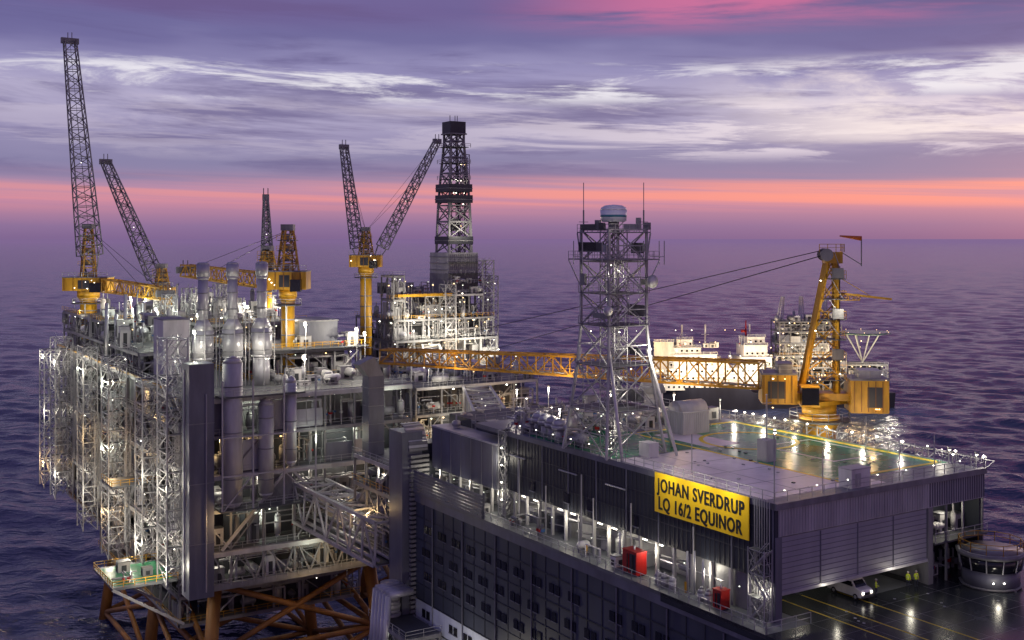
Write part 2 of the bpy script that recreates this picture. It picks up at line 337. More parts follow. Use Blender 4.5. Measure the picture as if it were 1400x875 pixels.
# ================================================================== WORLD
def make_world():
    w=bpy.data.worlds.new("World"); scene.world=w; w.use_nodes=True; nt=w.node_tree; nt.nodes.clear()
    try: w.cycles.sampling_method='MANUAL'; w.cycles.sample_map_resolution=256
    except Exception: pass
    N=nt.nodes.new; Lk=nt.links.new
    def math_(op,a,b=None,c=None):
        n=N('ShaderNodeMath'); n.operation=op
        for i,x in enumerate((a,b,c)):
            if x is None: continue
            if isinstance(x,(int,float)): n.inputs[i].default_value=x
            else: Lk(x,n.inputs[i])
        return n.outputs[0]
    tc=N('ShaderNodeTexCoord'); sp=N('ShaderNodeSeparateXYZ'); Lk(tc.outputs['Generated'],sp.inputs[0])
    x,y,z=sp.outputs
    hy=math_('SQRT',math_('ADD',math_('MULTIPLY',x,x),math_('MULTIPLY',y,y)))
    e=math_('DIVIDE',z,math_('MAXIMUM',hy,.001)); az=math_('ARCTAN2',x,y)
    def vec(ka,ke,off=0):
        c=N('ShaderNodeCombineXYZ'); Lk(math_('MULTIPLY',az,ka),c.inputs[0]); Lk(math_('ADD',math_('MULTIPLY',e,ke),math_('MULTIPLY',az,ke*.03)),c.inputs[1]); c.inputs[2].default_value=off; return c.outputs[0]
    def noise(ka,ke,off,det=6,rough=.6,dist=0):
        n=N('ShaderNodeTexNoise'); n.inputs['Scale'].default_value=1; n.inputs['Detail'].default_value=det; n.inputs['Roughness'].default_value=rough; n.inputs['Distortion'].default_value=dist
        Lk(vec(ka,ke,off),n.inputs['Vector']); return n.outputs[0]
    def sm(v,a,b,lo=0,hi=1):
        n=N('ShaderNodeMapRange'); n.interpolation_type='SMOOTHSTEP'; Lk(v,n.inputs[0])
        n.inputs[1].default_value=a;n.inputs[2].default_value=b;n.inputs[3].default_value=lo;n.inputs[4].default_value=hi; return n.outputs[0]
    def mul(a,b): return math_('MULTIPLY',a,b)
    def mix(f,a,b):
        n=N('ShaderNodeMix'); n.data_type='RGBA'
        if isinstance(f,(int,float)): n.inputs[0].default_value=f
        else: Lk(f,n.inputs[0])
        for i,q in ((6,a),(7,b)):
            if isinstance(q,tuple): n.inputs[i].default_value=q
            else: Lk(q,n.inputs[i])
        return n.outputs[2]
    n0=noise(2.5,14,3.1,4)
    wob=mul(math_('SUBTRACT',n0,.5),sm(e,.02,.09,.006,.08))
    e2=math_('ADD',e,wob)
    rp=N('ShaderNodeValToRGB'); Lk(math_('DIVIDE',e2,.25),rp.inputs[0]); cr=rp.color_ramp
    st=[(0,(129,104,148)),(.010,(142,114,156)),(.020,(170,126,160)),(.032,(198,138,166)),(.042,(184,140,172)),(.054,(148,132,170)),(.07,(136,130,170)),(.095,(156,148,186)),(.12,(180,172,204)),(.142,(150,144,188)),(.168,(112,106,158)),(.195,(100,93,148)),(.245,(104,100,154))]
    cr.elements[0].position=0; cr.elements[0].color=lin(*st[0][1]); cr.elements[1].position=.98; cr.elements[1].color=lin(*st[-1][1])
    for p,c in st[1:-1]:
        el=cr.elements.new(p/.25); el.color=lin(*c)
    col=rp.outputs[0]
    dk=mul(sm(noise(3,30,5.5,6,.62,.3),.47,.64),sm(e,.045,.07))
    col=mix(mul(dk,.7),col,lin(94,84,136))
    bm=sm(noise(5,40,1.7,8,.66,.5),.46,.60)
    band=mul(sm(e,.112,.126),sm(e,.142,.158,1,0))
    col=mix(mul(mul(bm,band),.9),col,lin(240,236,244))
    low=mul(mul(sm(noise(4.2,50,4.9,8,.66,.5),.47,.60),mul(sm(e,.062,.078),sm(e,.112,.126,1,0))),sm(az,-.15,.2,.25,.9))
    col=mix(low,col,lin(226,214,228))
    b2=mul(sm(noise(3.4,22,9.2,8,.62,.4),.42,.58),mul(sm(e,.07,.09),sm(e,.135,.16,1,0)))
    col=mix(mul(b2,sm(az,.12,.36,0,.95)),col,lin(248,234,234))
    pk=mul(sm(noise(1.6,110,2.2,5,.55),.36,.66),mul(sm(e,.018,.036),sm(e,.040,.060,1,0)))
    col=mix(mul(pk,sm(az,-.45,.4,.4,.98)),col,lin(252,154,142))
    p2=mul(sm(noise(2.6,26,7.7,6,.6,.4),.40,.58),mul(sm(e,.172,.20),sm(e,.3,.5,1,0)))
    col=mix(mul(p2,sm(az,-.05,.16,.05,.9)),col,lin(208,110,156))
    bg=N('ShaderNodeBackground'); Lk(col,bg.inputs[0]); bg.inputs[1].default_value=.97
    sky=N('ShaderNodeTexSky'); sky.sky_type='NISHITA'; sky.sun_disc=False; sky.sun_elevation=math.radians(1.5); sky.sun_rotation=math.radians(35)
    bg2=N('ShaderNodeBackground'); Lk(sky.outputs[0],bg2.inputs[0]); bg2.inputs[1].default_value=.01
    ad=N('ShaderNodeAddShader'); Lk(bg.outputs[0],ad.inputs[0]); Lk(bg2.outputs[0],ad.inputs[1])
    o=N('ShaderNodeOutputWorld'); Lk(ad.outputs[0],o.inputs[0])
make_world()
sun=bpy.data.lights.new('sun','SUN'); sun.energy=.2; sun.angle=math.radians(12); sun.color=(1,.72,.7)
so=bpy.data.objects.new('sun',sun); COL.objects.link(so)
sd=Vector((math.sin(math.radians(35)),math.cos(math.radians(35)),.12)); so.rotation_euler=sd.to_track_quat('Z','Y').to_euler()

# ================================================================== LIVING QUARTERS
L=Frame(26.6,114.7)
lq=root('living_quarters_platform')
W=MB('walls'); E=MB('equipment'); LM=MB('lamp_bulbs'); RL=MB('railings'); WN=MB('windows')
W.box(L,3,33.8,14,73,20,58.4,'clad')
W.box(L,-3,3,-2,73,30.6,46.6,'facade'); W.box(L,-3,3,-2,73,18,30.6,'basewall')
W.box(L,3,33.8,-2,14,20,46.6,'clad')
W.box(L,-3.3,3,-2,73.2,46.6,47,'deck')
W.box(L,0,34,0,60,58.4,59,'clad2')
W.box(L,3,33.8,60,73,56,57,'clad2')
W.box(L,0,.5,0,51,51,58.4,'clad')
W.box(L,.5,3,.5,51,50.8,51.1,'steel')
W.box(L,-.06,.56,-.06,51,58.4,59.06,'clad2')
t=0.6
while t<51:
    W.box(L,-.05,0,t,t+.12,51.1,58.35,'dark'); t+=.75
for zz in (53.4,56.2): W.box(L,-.08,-.02,0,51,zz,zz+.1,'dark')
for tt in range(0,52,6): W.box(L,-.12,-.03,tt+.1,tt+.3,51,58.4,'clad2')
for tt in (22,31,36,44): WN.box(L,-.14,-.03,tt,tt+1.1,52,53.2,'glass'); WN.box(L,-.17,-.03,tt-.1,tt+1.2,51.85,51.98,'clad2')
for tt in (12,23,30.5,33,41,47.5): E.tube(L(-.3,tt,47),L(-.3,tt,54.2 if tt<20 else R.uniform(53,58)),.1,'galv',6)
for tt in (24,34,46): E.tube(L(-.3,tt,56),L(-.3,tt+4,56),.1,'galv',6)
for i in range(0,24):
    tt=i*3.05+.3
    W.box(L,-.02,.35,tt,tt+.3,47,51 if tt<51 else 50.4,'light')
W.box(L,2.9,3,14,73,47,51,'light')
for i in range(26):
    tt=R.uniform(2,72); w=R.uniform(.8,2.2); h=R.uniform(1.4,2.6); E.box(L,1.6,2.8,tt,tt+w,47,47+h,R.choice(['white','light','silver','steel','clad2','dark']))
for i in range(34):
    tt=R.uniform(1,72); z=R.uniform(48.2,50.6); E.tube(L(R.uniform(.5,2.5),tt,z),L(.6,min(73,tt+R.uniform(2,9)),z),R.uniform(.06,.16),R.choice(['galv','silver','steel']),6)
for i in range(16):
    tt=R.uniform(1,72); E.tube(L(-1,tt,47),L(-1,tt,47+R.uniform(.8,1.6)),R.uniform(.08,.2),R.choice(['galv','yellow','steel']),6)
for i in range(6): equip(E,L,-1.2,24+i*8+R.uniform(-2,2),47,2.2,R,1.4)
for i in range(25):
    tt=i*2.9+1; z=50.5
    if i%3!=2: LM.tube(L(.7,tt,z),L(.7,tt+.9,z),.07,'Lw',4)
    if i%3==1: LM.bulb(L(-.2,tt+1,R.uniform(48.5,50)),.12,'Lg')
    if i%3==0: plight(lq,L(-.6,tt,50.0),R.uniform(170,290),COOL,.2)
RL.rail([L(3,-2,47),L(-3.2,-2,47),L(-3.2,73,47)],'galv',1.15,1.6,.045)
for i in range(26):
    tt=-2+i*3.0; W.box(L,-3.07,-3,tt,tt+.14,30.7,46.6,'clad')
for z in (43.2,39.8,36.4,33.0,30.6,27,23.6): W.box(L,-3.1,-3.01,-2,73,z,z+.16,'clad')
W.box(L,-3.25,-3.02,-2,73,45.5,46.6,'clad2')
for r_,z in enumerate((41.2,37.7,34.2,28.4,25.0)):
    tt=.2+(r_%2)*.8
    while tt<71:
        if R.random()<.85:
            for q in (0,1.35):
                WN.box(L,-3.14,-3.05,tt+q,tt+q+.95,z,z+1.15,'glass')
                WN.box(L,-3.2,-3.02,tt+q-.08,tt+q+1.03,z-.12,z-.01,'clad2')
        tt+=4.2
for tt in range(4,70,9): E.tube(L(-3.25,tt,20),L(-3.25,tt,45.4),.09,'clad2',6)
for k in range(7): W.box(L,-3.6,-3.35,52,72.5,47.1+k*.48,47.1+k*.48+.34,'clad2')
for tt in (52,57,62,67,72): W.box(L,-3.3,-3.1,tt,tt+.25,46.8,50.6,'clad2')
W.box(L,-.6,8,53,72,50.6,56.8,'clad2'); W.box(L,-.7,8.1,52.9,72.1,56.8,57.05,'silver')
for tt in range(54,72,3): W.box(L,-.66,-.6,tt,tt+.1,50.7,56.7,'steel')
stairs(E,LM,L,-.4,50.9,47,59,1.6,1.8,'galv',2.4,.07); plight(lq,L(-1.5,51.8,55),260,COOL)
for q in range(4): LM.bulb(L(-.6,51.6,49.5+q*2.4),.2,'Lw')
W.box(L,-5,-1.5,73.5,78,20,56,'clad2'); W.box(L,-1.4,4,73.4,77,20,54,'clad')
for k in range(40):
    z=24+k*.72; W.box(L,-3.9,-.7,72.7,73.3,z,z+.4,'steel')
for k in range(12):
    a0=k/12*math.pi/2; a1=(k+1)/12*math.pi/2
    y0,z0,y1,z1=73.2+3*(1-math.cos(a0)),53+4*math.sin(a0),73.2+3*(1-math.cos(a1)),53+4*math.sin(a1)
    W.hexa([L(-3.9,y0,z0),L(-.7,y0,z0),L(-.7,y0+.5,z0),L(-3.9,y0+.5,z0),L(-3.9,y1,z1-.08),L(-.7,y1,z1-.08),L(-.7,y1+.5,z1-.08),L(-3.9,y1+.5,z1-.08)],'silver' if k%2 else 'steel')
W.box(L,-3.6,-.8,88.5,91,50,63,'clad2'); W.hexa([L(-3.6,88.5,63),L(-.8,88.5,63),L(-.8,91,63),L(-3.6,91,63),L(-5.4,88.5,65),L(-2.6,88.5,66.2),L(-2.6,91,66.2),L(-5.4,91,65)],'steel')
for z in (52,55,58,61): W.box(L,-3.66,-.74,88.44,91.06,z,z+.12,'steel')
module(W,E,LM,L,-4.5,8,78.5,92,[36,41,45.5,50],4,.9,.9)
plight(lq,L(-4,82,48),500,COOL); plight(lq,L(-6,84,42),450,WARM); plight(lq,L(2,80,55),400,COOL)
for k in range(10):
    E.lathe(L(-6.4,74+k*.1,20),[(k*1.3,1.5),(k*1.3+.6,1.65),(k*1.3+.7,1.5),(k*1.3+1.3,1.5)],'silver',14)
for q in range(5): E.tube(L(-9,70+q*1.1,32.6),L(-5,70+q*1.1,32.6),.5,'silver',10); E.tube(L(-9,70+q*1.1,32.6),L(-10,70+q*1.1,20),.5,'silver',10)
module(W,E,LM,L,-9,-3.6,64,76,[20,24,28],4,.9,.9)
plight(lq,L(-6,68,26),450,PALE); plight(lq,L(-10,54,27),1300,COOL)  # second light is added, without a fixture, to brighten the pale base wall
# front face
W.box(L,.5,34,-.0,.5,55.6,58.4,'silver')
s=.6
while s<34: W.box(L,s,s+.16,-.07,0,55.7,58.35,'silver' if s<24 else 'clad2'); s+=.42
W.box(L,-.06,34.06,-.3,.52,58.42,59.08,'steel')
W.box(L,0,.9,-.1,1,47,55.6,'clad2')
W.box(L,.9,23.8,.1,.35,49.9,55.5,'door')
for k in range(10): W.box(L,.92,23.78,.06,.1,50.1+k*.54,50.14+k*.54,'clad2')
for k in range(5): W.box(L,.92+k*5.7,1.04+k*5.7,.03,.1,49.95,55.45,'clad2')
W.box(L,.9,23.8,-.02,.4,49.6,49.92,'silver')
W.box(L,23.8,24.6,-.1,1.2,47,55.6,'steel')
W.box(L,24.6,34,4,4.4,47,55.6,'clad'); W.box(L,33.6,34,.4,14,47,58.4,'clad')
W.box(L,24.6,34,-.4,4,51.4,51.6,'grate'); RL.rail([L(24.6,-.4,51.6),L(34,-.4,51.6)],'galv')
for s_ in (27,30,33.6): W.tube(L(s_,0,47),L(s_,0,55.6),.15,'steel')
for i in range(9): equip(E,L,R.uniform(25.5,33),R.uniform(2,3.5),R.choice([47,51.6]),3.2,R,1.6)
for i in range(7): LM.bulb(L(R.uniform(24.8,34),R.uniform(1,3.5),R.choice([50.8,54.6,55])),R.uniform(.08,.17),'Lw')
plight(lq,L(29,1.5,54.6),230,COOL)
W.box(L,.5,1,1,14,47,58.4,'steel'); W.box(L,24,24.4,1,14,47,58.4,'steel'); W.box(L,1,24,13.6,14,47,58.4,'steel')
for i in range(6): E.box(L,2+i*3.6,3.6+i*3.6,12,13.4,47,47+R.uniform(1,2.4),R.choice(['white','light','red','blue','steel']))
for q in (6,18): LM.tube(L(q,9,55),L(q+3,9,55),.12,'Lw',4)
plight(lq,L(12,8,54),200,COOL)
for q in range(7): E.tube(L(-.35-.0*q,.4+q*.35,47),L(-.35,.4+q*.35,59.4),.05,'galv',4)
stairs(E,None,L,-1.3,.2,47,54.4,1.1,2.3,'galv',2.4,.05)
for (q,h) in ((24.5,4),(12.4,4.5),(11.2,4.8),(9.8,4.2)): E.tube(L(-.8,q,47),L(-.8,q,47+h),.13,'silver',8)
for q in (16.5,15.4,14,9.3,8.2): 
    E.lathe(L(-1.5,q,47),[(0,.45),(.9,.5),(1.3,.3),(1.6,.05)],'galv',10)
for q0 in (12.8,26.5): E.tube(L(-2.2,q0,48.6),L(-2.2,q0+3,48.6),.08,'white',6); E.tube(L(-2.2,q0,47),L(-2.2,q0,48.6),.08,'white',6); E.tube(L(-2.2,q0+3,47),L(-2.2,q0+3,48.6),.08,'white',6)
# landing deck in front
D=MB('flight_deck'); D.box(L,-3.3,38,-60,14,46.0,46.98,'wet')
D.box(L,38,39.3,-60,-5,46.3,47.05,'line')
D.box(L,-3.3,38,-60,-59,46.9,47.2,'line')
for (s0,s1,t0,t1) in ((6,6.2,-14,5),(9,9.2,-14,5),(13.2,13.4,-20,4)): D.box(L,s0,s1,t0,t1,46.98,46.985,'line')
for k in range(9): D.box(L,3+k*4,3.04+k*4,-59,0,46.98,46.983,'steel')
for k in range(14): D.box(L,-3,37.5,-2-k*4,-1.96-k*4,46.984,46.987,'steel')
for i in range(12):
    s_=R.uniform(4,34);t_=R.uniform(-8,0); D.lathe(L(s_,t_,46.985),[(0,.16),(.02,.15)],'silver',8)
D.box(L,15.5,22.5,1,8,46.98,46.984,'deck')
D.build(lq)
# roof surfaces
RF=MB('roof_deck')
RF.box(L,14.2,33.4,4.5,41,59,59.006,'green'); RF.box(L,.6,14.2,27.5,47,59,59.006,'green')
RF.box(L,.7,13.6,2,27,59,59.01,'pad'); RF.box(L,15.5,21,27,38,59.006,59.012,'pad')
RF.box(L,14.2,18,1,4.4,59,59.008,'pad'); RF.box(L,18,33.4,1,4.4,59,59.008,'deck')
for (s0,s1,t0,t1) in ((32.0,32.9,5,40.9),(14.8,32.0,40.1,40.9),(13.65,14.15,2,41),(14.8,32.0,4.8,5.4)): RF.box(L,s0,s1,t0,t1,59.012,59.018,'line')
for (s0,s1,t0,t1) in ((7,7.12,2.2,26.8),(.9,13.4,14.3,14.42),(.9,13.4,8.3,8.42),(.9,13.4,20.3,20.42)): RF.box(L,s0,s1,t0,t1,59.012,59.018,'steel')
for (s0,s1,t0,t1) in ((22,31,12,12.35),(22,31,24,24.35),(22,22.35,12.35,24),(30.65,31,12.35,24)): RF.box(L,s0,s1,t0,t1,59.012,59.018,'wline')
for k in range(40):
    an=k/40*2*math.pi; an2=(k+1)/40*2*math.pi
    p=[L(23.5+r*math.cos(a_),28+r*math.sin(a_),z) for z in (59.02,59.026) for (r,a_) in ((6,an),(6.6,an),(6.6,an2),(6,an2))]
    RF.hexa(p,'line')
for i in range(70):
    s_=R.uniform(1,33);t_=R.uniform(2,46); RF.box(L,s_,s_+R.uniform(.15,.4),t_,t_+R.uniform(.15,.4),59.03,59.05+R.uniform(.02,.15),R.choice(['steel','galv','dark']))
RF.build(lq)
RL.rail([L(.1,.1,59.06),L(.1,50.8,59.06)],'galv',1.1,1.7,.045)
RL.rail([L(.1,.1,59.06),L(34,.1,59.06),L(34,60,59.06),L(.1,60,59.06)],'galv',1.1,1.7,.045)
for i in range(22):
    tt=i*2.0; RL.tube(L(34,tt,58.8),L(36,tt,59.6),.07,'galv'); RL.tube(L(34,tt,59.4),L(36,min(42,tt+2),59.6),.03,'galv')
    if i%2==0 or i>15: LM.bulb(L(34.3,tt+R.uniform(-.4,.4),60.3),R.uniform(.16,.28),'Lw')
    RL.tube(L(34.3,tt,59),L(34.3,tt,60.3),.05,'galv')
RL.tube(L(36,0,59.6),L(36,42,59.6),.08,'galv')
for i in range(0,22,3): plight(lq,L(34.1,i*2,60.6),330,COOL,.15)
for i in range(7): LM.bulb(L(1.5+i*4.7,.15,60.25),.11,'Lw')
for (s_,t_) in ((33,.3),(31,2),(33,4)): LM.post(L(s_,t_,60.6),.22,'Lw',59)
for i in range(60):
    s_=R.uniform(1.5,33); t_=R.uniform(42,59)
    if 26<s_ and 50<t_: continue
    equip(E,L,s_,t_,59,R.uniform(1.6,3.6),R,2.3)
    if R.random()<.2: LM.post(L(s_+1,t_-1,59+R.uniform(1.5,3.5)),R.uniform(.1,.2),R.choice(['Lw','Lg']),59)
for i in range(22): equip(E,L,R.uniform(1,33),R.uniform(60.5,72.5),57,R.uniform(1.5,4),R,2.5)
for i in range(10): equip(E,L,R.uniform(1,3),R.uniform(34,50),59,R.uniform(1.4,2.6),R,1.6)
for i in range(6): 
    p=L(3+i*5.5,R.uniform(42,66),62.5); plight(lq,p,400,COOL); LM.post(p+UP*.5,.22,'Lw',57)
for i in range(6): LM.bulb(L(.15,28+i*4,60.2),.13,'Lw')
# fill floodlights added to brighten the roof pad, with bulbs to match
plight(lq,L(7.8,27,72),1300,COOL,.3); LM.bulb(L(7.2,28.6,72),.25,'Lw'); plight(lq,L(1,1,66.5),260,COOL,.3); LM.post(L(1,1,66),.2,'Lw',59)
E.box(L,12,15,.6,2.4,59.02,61,'white'); E.box(L,11.95,15.05,.55,2.45,61,61.12,'light'); E.box(L,12.6,13.4,.5,.58,59.2,60.6,'light')
E.box(L,14.8,16.4,16,17.6,59.02,61.6,'light'); E.tube(L(15.6,16.8,61.6),L(15.6,16.8,67),.09,'galv',6); E.tube(L(14.8,16.8,66),L(16.4,16.8,66),.05,'galv'); E.bulb(L(15.6,16.8,67),.2,'white')
E.box(L,4.5,6,25.5,27.5,59.02,60.8,'white')
for (s_,t_) in ((8,1),(20,.8),(26,.8),(30,14),(3,16)): E.tube(L(s_,t_,59),L(s_,t_,63.5),.06,'galv',4)
W.build(lq);LM.build(lq);RL.build(lq);WN.build(lq);E.build(lq)
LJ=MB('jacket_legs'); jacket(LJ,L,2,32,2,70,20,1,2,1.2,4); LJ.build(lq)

def ventm(s_,t_,h,r):
    o=MB('mushroom_vent'); o.lathe(L(s_,t_,59),[(0,r*.62),(h*.55,r*.62),(h*.55,r),(h*.7,r*1.02),(h*.9,r*.7),(h,.05)],'silver',18)
    o.lathe(L(s_,t_,59),[(h*.5,r*.95),(h*.56,r)],'steel',18); o.build()
for i in range(4): ventm(1.5+i*.4,40.5+i*2.2,3.2,1.05)
o=MB('conical_air_intake'); o.lathe(L(29.5,55.5,59),[(0,1.7),(2.8,1.7),(2.9,2.2),(5.4,1.35),(5.6,1.0)],'silver',20); o.lathe(L(29.5,55.5,59),[(.2,1.8),(.5,1.8)],'steel',20); o.build()
o=MB('equipment_container'); o.box(L,18.6,23.4,35.6,39,59.03,62.0,'light'); o.box(L,18.5,23.5,35.5,39.1,62.0,62.15,'silver')
for k in range(14): o.box(L,18.7+k*.34,18.82+k*.34,35.54,35.6,59.2,61.9,'silver')
for k in range(9): o.box(L,18.54,18.6,35.8+k*.36,35.94+k*.36,59.2,61.9,'silver')
o.lathe(L(18.6,37.3,62.0),[(0,.05),(.02,1.5),(4.8,1.5),(4.82,.05)],'light',16,L.b); o.build()

def redcab(s_,t_,w,d,h):
    o=MB('fire_equipment_cabinet'); o.box(L,s_,s_+w,t_,t_+d,47.15,47+h,'red'); o.box(L,s_-.05,s_+w+.05,t_-.05,t_+d+.05,47+h,47.12+h,'red')
    o.box(L,s_-.03,s_,t_+.15,t_+d/2-.05,47.4,46.8+h,'dark'); o.box(L,s_-.03,s_,t_+d/2+.05,t_+d-.15,47.4,46.8+h,'red')
    for q in (.1,d-.2): o.box(L,s_+.1,s_+w-.1,t_+q,t_+q+.1,47,47.15,'dark')
    o.tube(L(s_+w/2,t_+d/2,47+h),L(s_+w/2,t_+d/2,47.6+h),.12,'silver',8)
    for q in (.25,.6): o.tube(L(s_-.1,t_+d*q,47.3),L(s_-.1,t_+d*q,46.7+h),.07,'black',6)
    o.build()
redcab(-2.2,19.6,1.5,2.6,2.7); redcab(-2.1,5.6,1.2,1.3,2.0)

# --- sign
sg=root('name_sign'); o=MB('sign_board'); o.box(L,-.32,-.2,3.4,18.6,54.6,59.12,'signy')
for q in (4,9,14,18): o.box(L,-.2,-.0,q,q+.15,54.8,59,'steel')
o.build(sg)
def txt(body,wid,cap,t_left,z):
    cu=bpy.data.curves.new('lettering','FONT'); cu.body=body; cu.size=1; cu.extrude=.012; cu.offset=.012; cu.space_character=1.12; cu.materials.append(M['black'])
    ob=bpy.data.objects.new('lettering',cu); COL.objects.link(ob); bpy.context.view_layer.update()
    dx,dy=ob.dimensions.x,ob.dimensions.y
    X=-L.a;Y=UP;Z=-L.b; sx=wid/dx; sy=cap/.72
    for k,(du,dv) in enumerate(((0,0),(.06,.03),(.1,0))):
        if k: ob2=ob.copy(); ob2.data=ob.data; COL.objects.link(ob2)
        else: ob2=ob
        m=Matrix(((X.x*sx,Y.x*sy,Z.x,0),(X.y*sx,Y.y*sy,Z.y,0),(X.z*sx,Y.z*sy,Z.z,0),(0,0,0,1)))
        m.translation=L(-.34-.003*k,t_left-du,z+dv); ob2.matrix_world=m; ob2.parent=sg
txt('JOHAN SVERDRUP',14.1,1.5,18.1,57.05); txt('LQ 16/2 EQUINOR',13.5,1.5,18.0,55.0)
for q in (6,11,16): 
    l=bpy.data.lights.new('sign_lamp','AREA'); l.energy=190; l.size=1.2; l.color=(1,.93,.75); ob=bpy.data.objects.new('sign_lamp',l); COL.objects.link(ob)
    ob.location=L(-2.6,q,60.6); dd=(L(-.3,q,56.2)-ob.location); ob.rotation_euler=dd.to_track_quat('-Z','Y').to_euler(); ob.parent=sg

# --- telecom tower
tw=root('telecom_tower'); T=MB('lattice'); TL=MB('tower_lamps'); 
cs,ct=4.0,32.0
def ring(h,z): return [L(cs-h,ct-h,z),L(cs+h,ct-h,z),L(cs+h,ct+h,z),L(cs-h,ct+h,z)]
levels=[(4.6,59),(3.9,64.5),(3.3,70),(2.95,75),(2.95,79),(2.95,83),(2.95,87)]
for (h0,z0),(h1,z1) in zip(levels[:-1],levels[1:]):
    a_,b_=ring(h0,z0),ring(h1,z1)
    for j in range(4):
        k=(j+1)%4
        T.tube(a_[j],b_[j],.2,'galv'); T.tube(b_[j],b_[k],.12,'galv'); T.tube(a_[j],b_[k],.09,'galv'); T.tube(a_[k],b_[j],.09,'galv')
        T.tube((a_[j]+b_[j])/2,(a_[k]+b_[k])/2,.07,'galv')
for z,h in ((64.5,4),(70,3.5),(75,3.2),(79,3.2)): T.box(L,cs-h,cs+h,ct-h,ct+h,z,z+.08,'grate'); T.rail([L(cs-h,ct+h,z),L(cs-h,ct-h,z),L(cs+h,ct-h,z),L(cs+h,ct+h,z)],'galv',1.1,1.5,.035,True)
for z,h in ((83.2,4.1),(86.6,3.3)):
    T.box(L,cs-h,cs+h,ct-h,ct+h,z,z+.15,'steel'); T.rail([L(cs-h,ct+h,z),L(cs-h,ct-h,z),L(cs+h,ct-h,z),L(cs+h,ct+h,z)],'galv',1.1,1,.035,True)
    for (i,j) in ((-1,-1),(1,-1),(1,1),(-1,1)): T.tube(L(cs+i*2.95,ct+j*2.95,z-3.5),L(cs+i*h,ct+j*h,z),.1,'galv')
stairs(T,None,L,cs-1,ct-1.5,59,87,2,3,'galv',2.6,.05)
for i in range(20):
    s_=cs+R.uniform(-3,3); t_=ct+R.choice([-3,3,R.uniform(-3,3)]); z=R.uniform(62,80); T.tube(L(s_,t_,z),L(s_,t_,z+R.uniform(3,8)),.05,'galv')
for i in range(22):
    j=R.choice([-1,1]); z=R.choice([65,71,76,80,84,84.2,87]); T.box(L,cs+j*3.2-.2,cs+j*3.2+.2,ct-3.3+R.uniform(0,5),ct-2.9+R.uniform(0.2,6),z,z+R.uniform(.5,1.6),R.choice(['light','steel','dark']))
for (x_,y_) in ((-4.8,-4),(-4.8,2),(4.8,-4.2),(4.8,4),(1,-4.8),(5.8,-2),(-5.6,-1)):
    T.tube(L(cs+x_*.8,ct+y_*.8,83.6),L(cs+x_,ct+y_,83.6),.06,'galv'); T.tube(L(cs+x_,ct+y_,82.6),L(cs+x_,ct+y_,85.6),.06,'galv')
T.lathe(L(cs+3.4,ct-3.2,80.5),[(0,.05),(.15,.8),(.45,.85),(.5,.05)],'white',14,-L.a); T.lathe(L(cs-3.4,ct-3,77),[(0,.05),(.15,.6),(.45,.65),(.5,.05)],'white',14,-L.a)
for (p,q) in ((L(cs-3,ct-3,72),L(.9,26.2,59)),(L(cs+3,ct-3,72),L(8.5,25,59)),(L(cs+3,ct-3,72),L(12,30,59)),(L(cs-3,ct+3,72),L(.9,38.5,59))): T.tube(p,q,.2,'white',8)
for (x_,y_) in ((-3.1,2.2),(3.1,-2.2)):
    T.tube(L(cs+x_,ct+y_,86.6),L(cs+x_,ct+y_,89.5),.1,'steel',6); T.tube(L(cs+x_,ct+y_,89.5),L(cs+x_,ct+y_,93),.05,'steel',6)
    T.tube(L(cs+x_-.7,ct+y_,88),L(cs+x_+.7,ct+y_,88),.05,'steel')
T.lathe(L(cs,ct,86.6),[(0,.7),(1.4,.7),(1.5,1.3)],'steel',16)
T.lathe(L(cs,ct,88.0),[(0,1.35),(.12,1.62),(1.5,1.7),(1.85,1.55),(2.1,1.1),(2.2,.1)],'radome',28); T.lathe(L(cs,ct,88),[(.62,1.67),(.9,1.69)],'teal',28)
for i in range(22):
    z=R.choice([62,64,67.5,69.5,74.5,78.5,82.8]); TL.bulb(L(cs+R.uniform(-3,3),ct+R.uniform(-3.2,3),z-.3),R.uniform(.08,.15),R.choice(['Lw','Lg']))
for z in (62.5,68,74,81.5): plight(tw,L(cs-1.5,ct-2.5,z),170,COOL)
plight(tw,L(cs-3,ct-5.5,88),90,COOL)
T.build(tw);TL.build(tw)

# --- control cabin
cc=root('deck_control_cabin'); o=MB('cabin')
c=L(30,-3.6,47)
o.lathe(c,[(0,3.2),(.25,3.4)],'steel',12); o.lathe(c,[(.25,3.1),(1.9,3.1),(2.0,3.3)],'clad2',12); o.lathe(c,[(2.0,3.2),(3.5,3.5)],'glass',12); o.lathe(c,[(3.5,3.7),(3.95,3.75),(4.0,3.4),(4.05,.1)],'steel',12)
for k in range(12):
    an=k/12*2*math.pi; d=Vector((math.cos(an),math.sin(an),0)); o.tube(c+d*3.22+UP*2,c+d*3.54+UP*3.5,.07,'silver')
o.rail([c+Vector((math.cos(k/12*6.283)*3.4,math.sin(k/12*6.283)*3.4,4.05)) for k in range(12)],'yellow',1.1,1.7,.045,True)
for k in range(2): o.bulb(c+Vector((-1+k*1.2,-3.15,1.0)),.16,'Lw')
o.build(cc); plight(cc,c+Vector((-1,-4.4,1.4)),70,COOL)

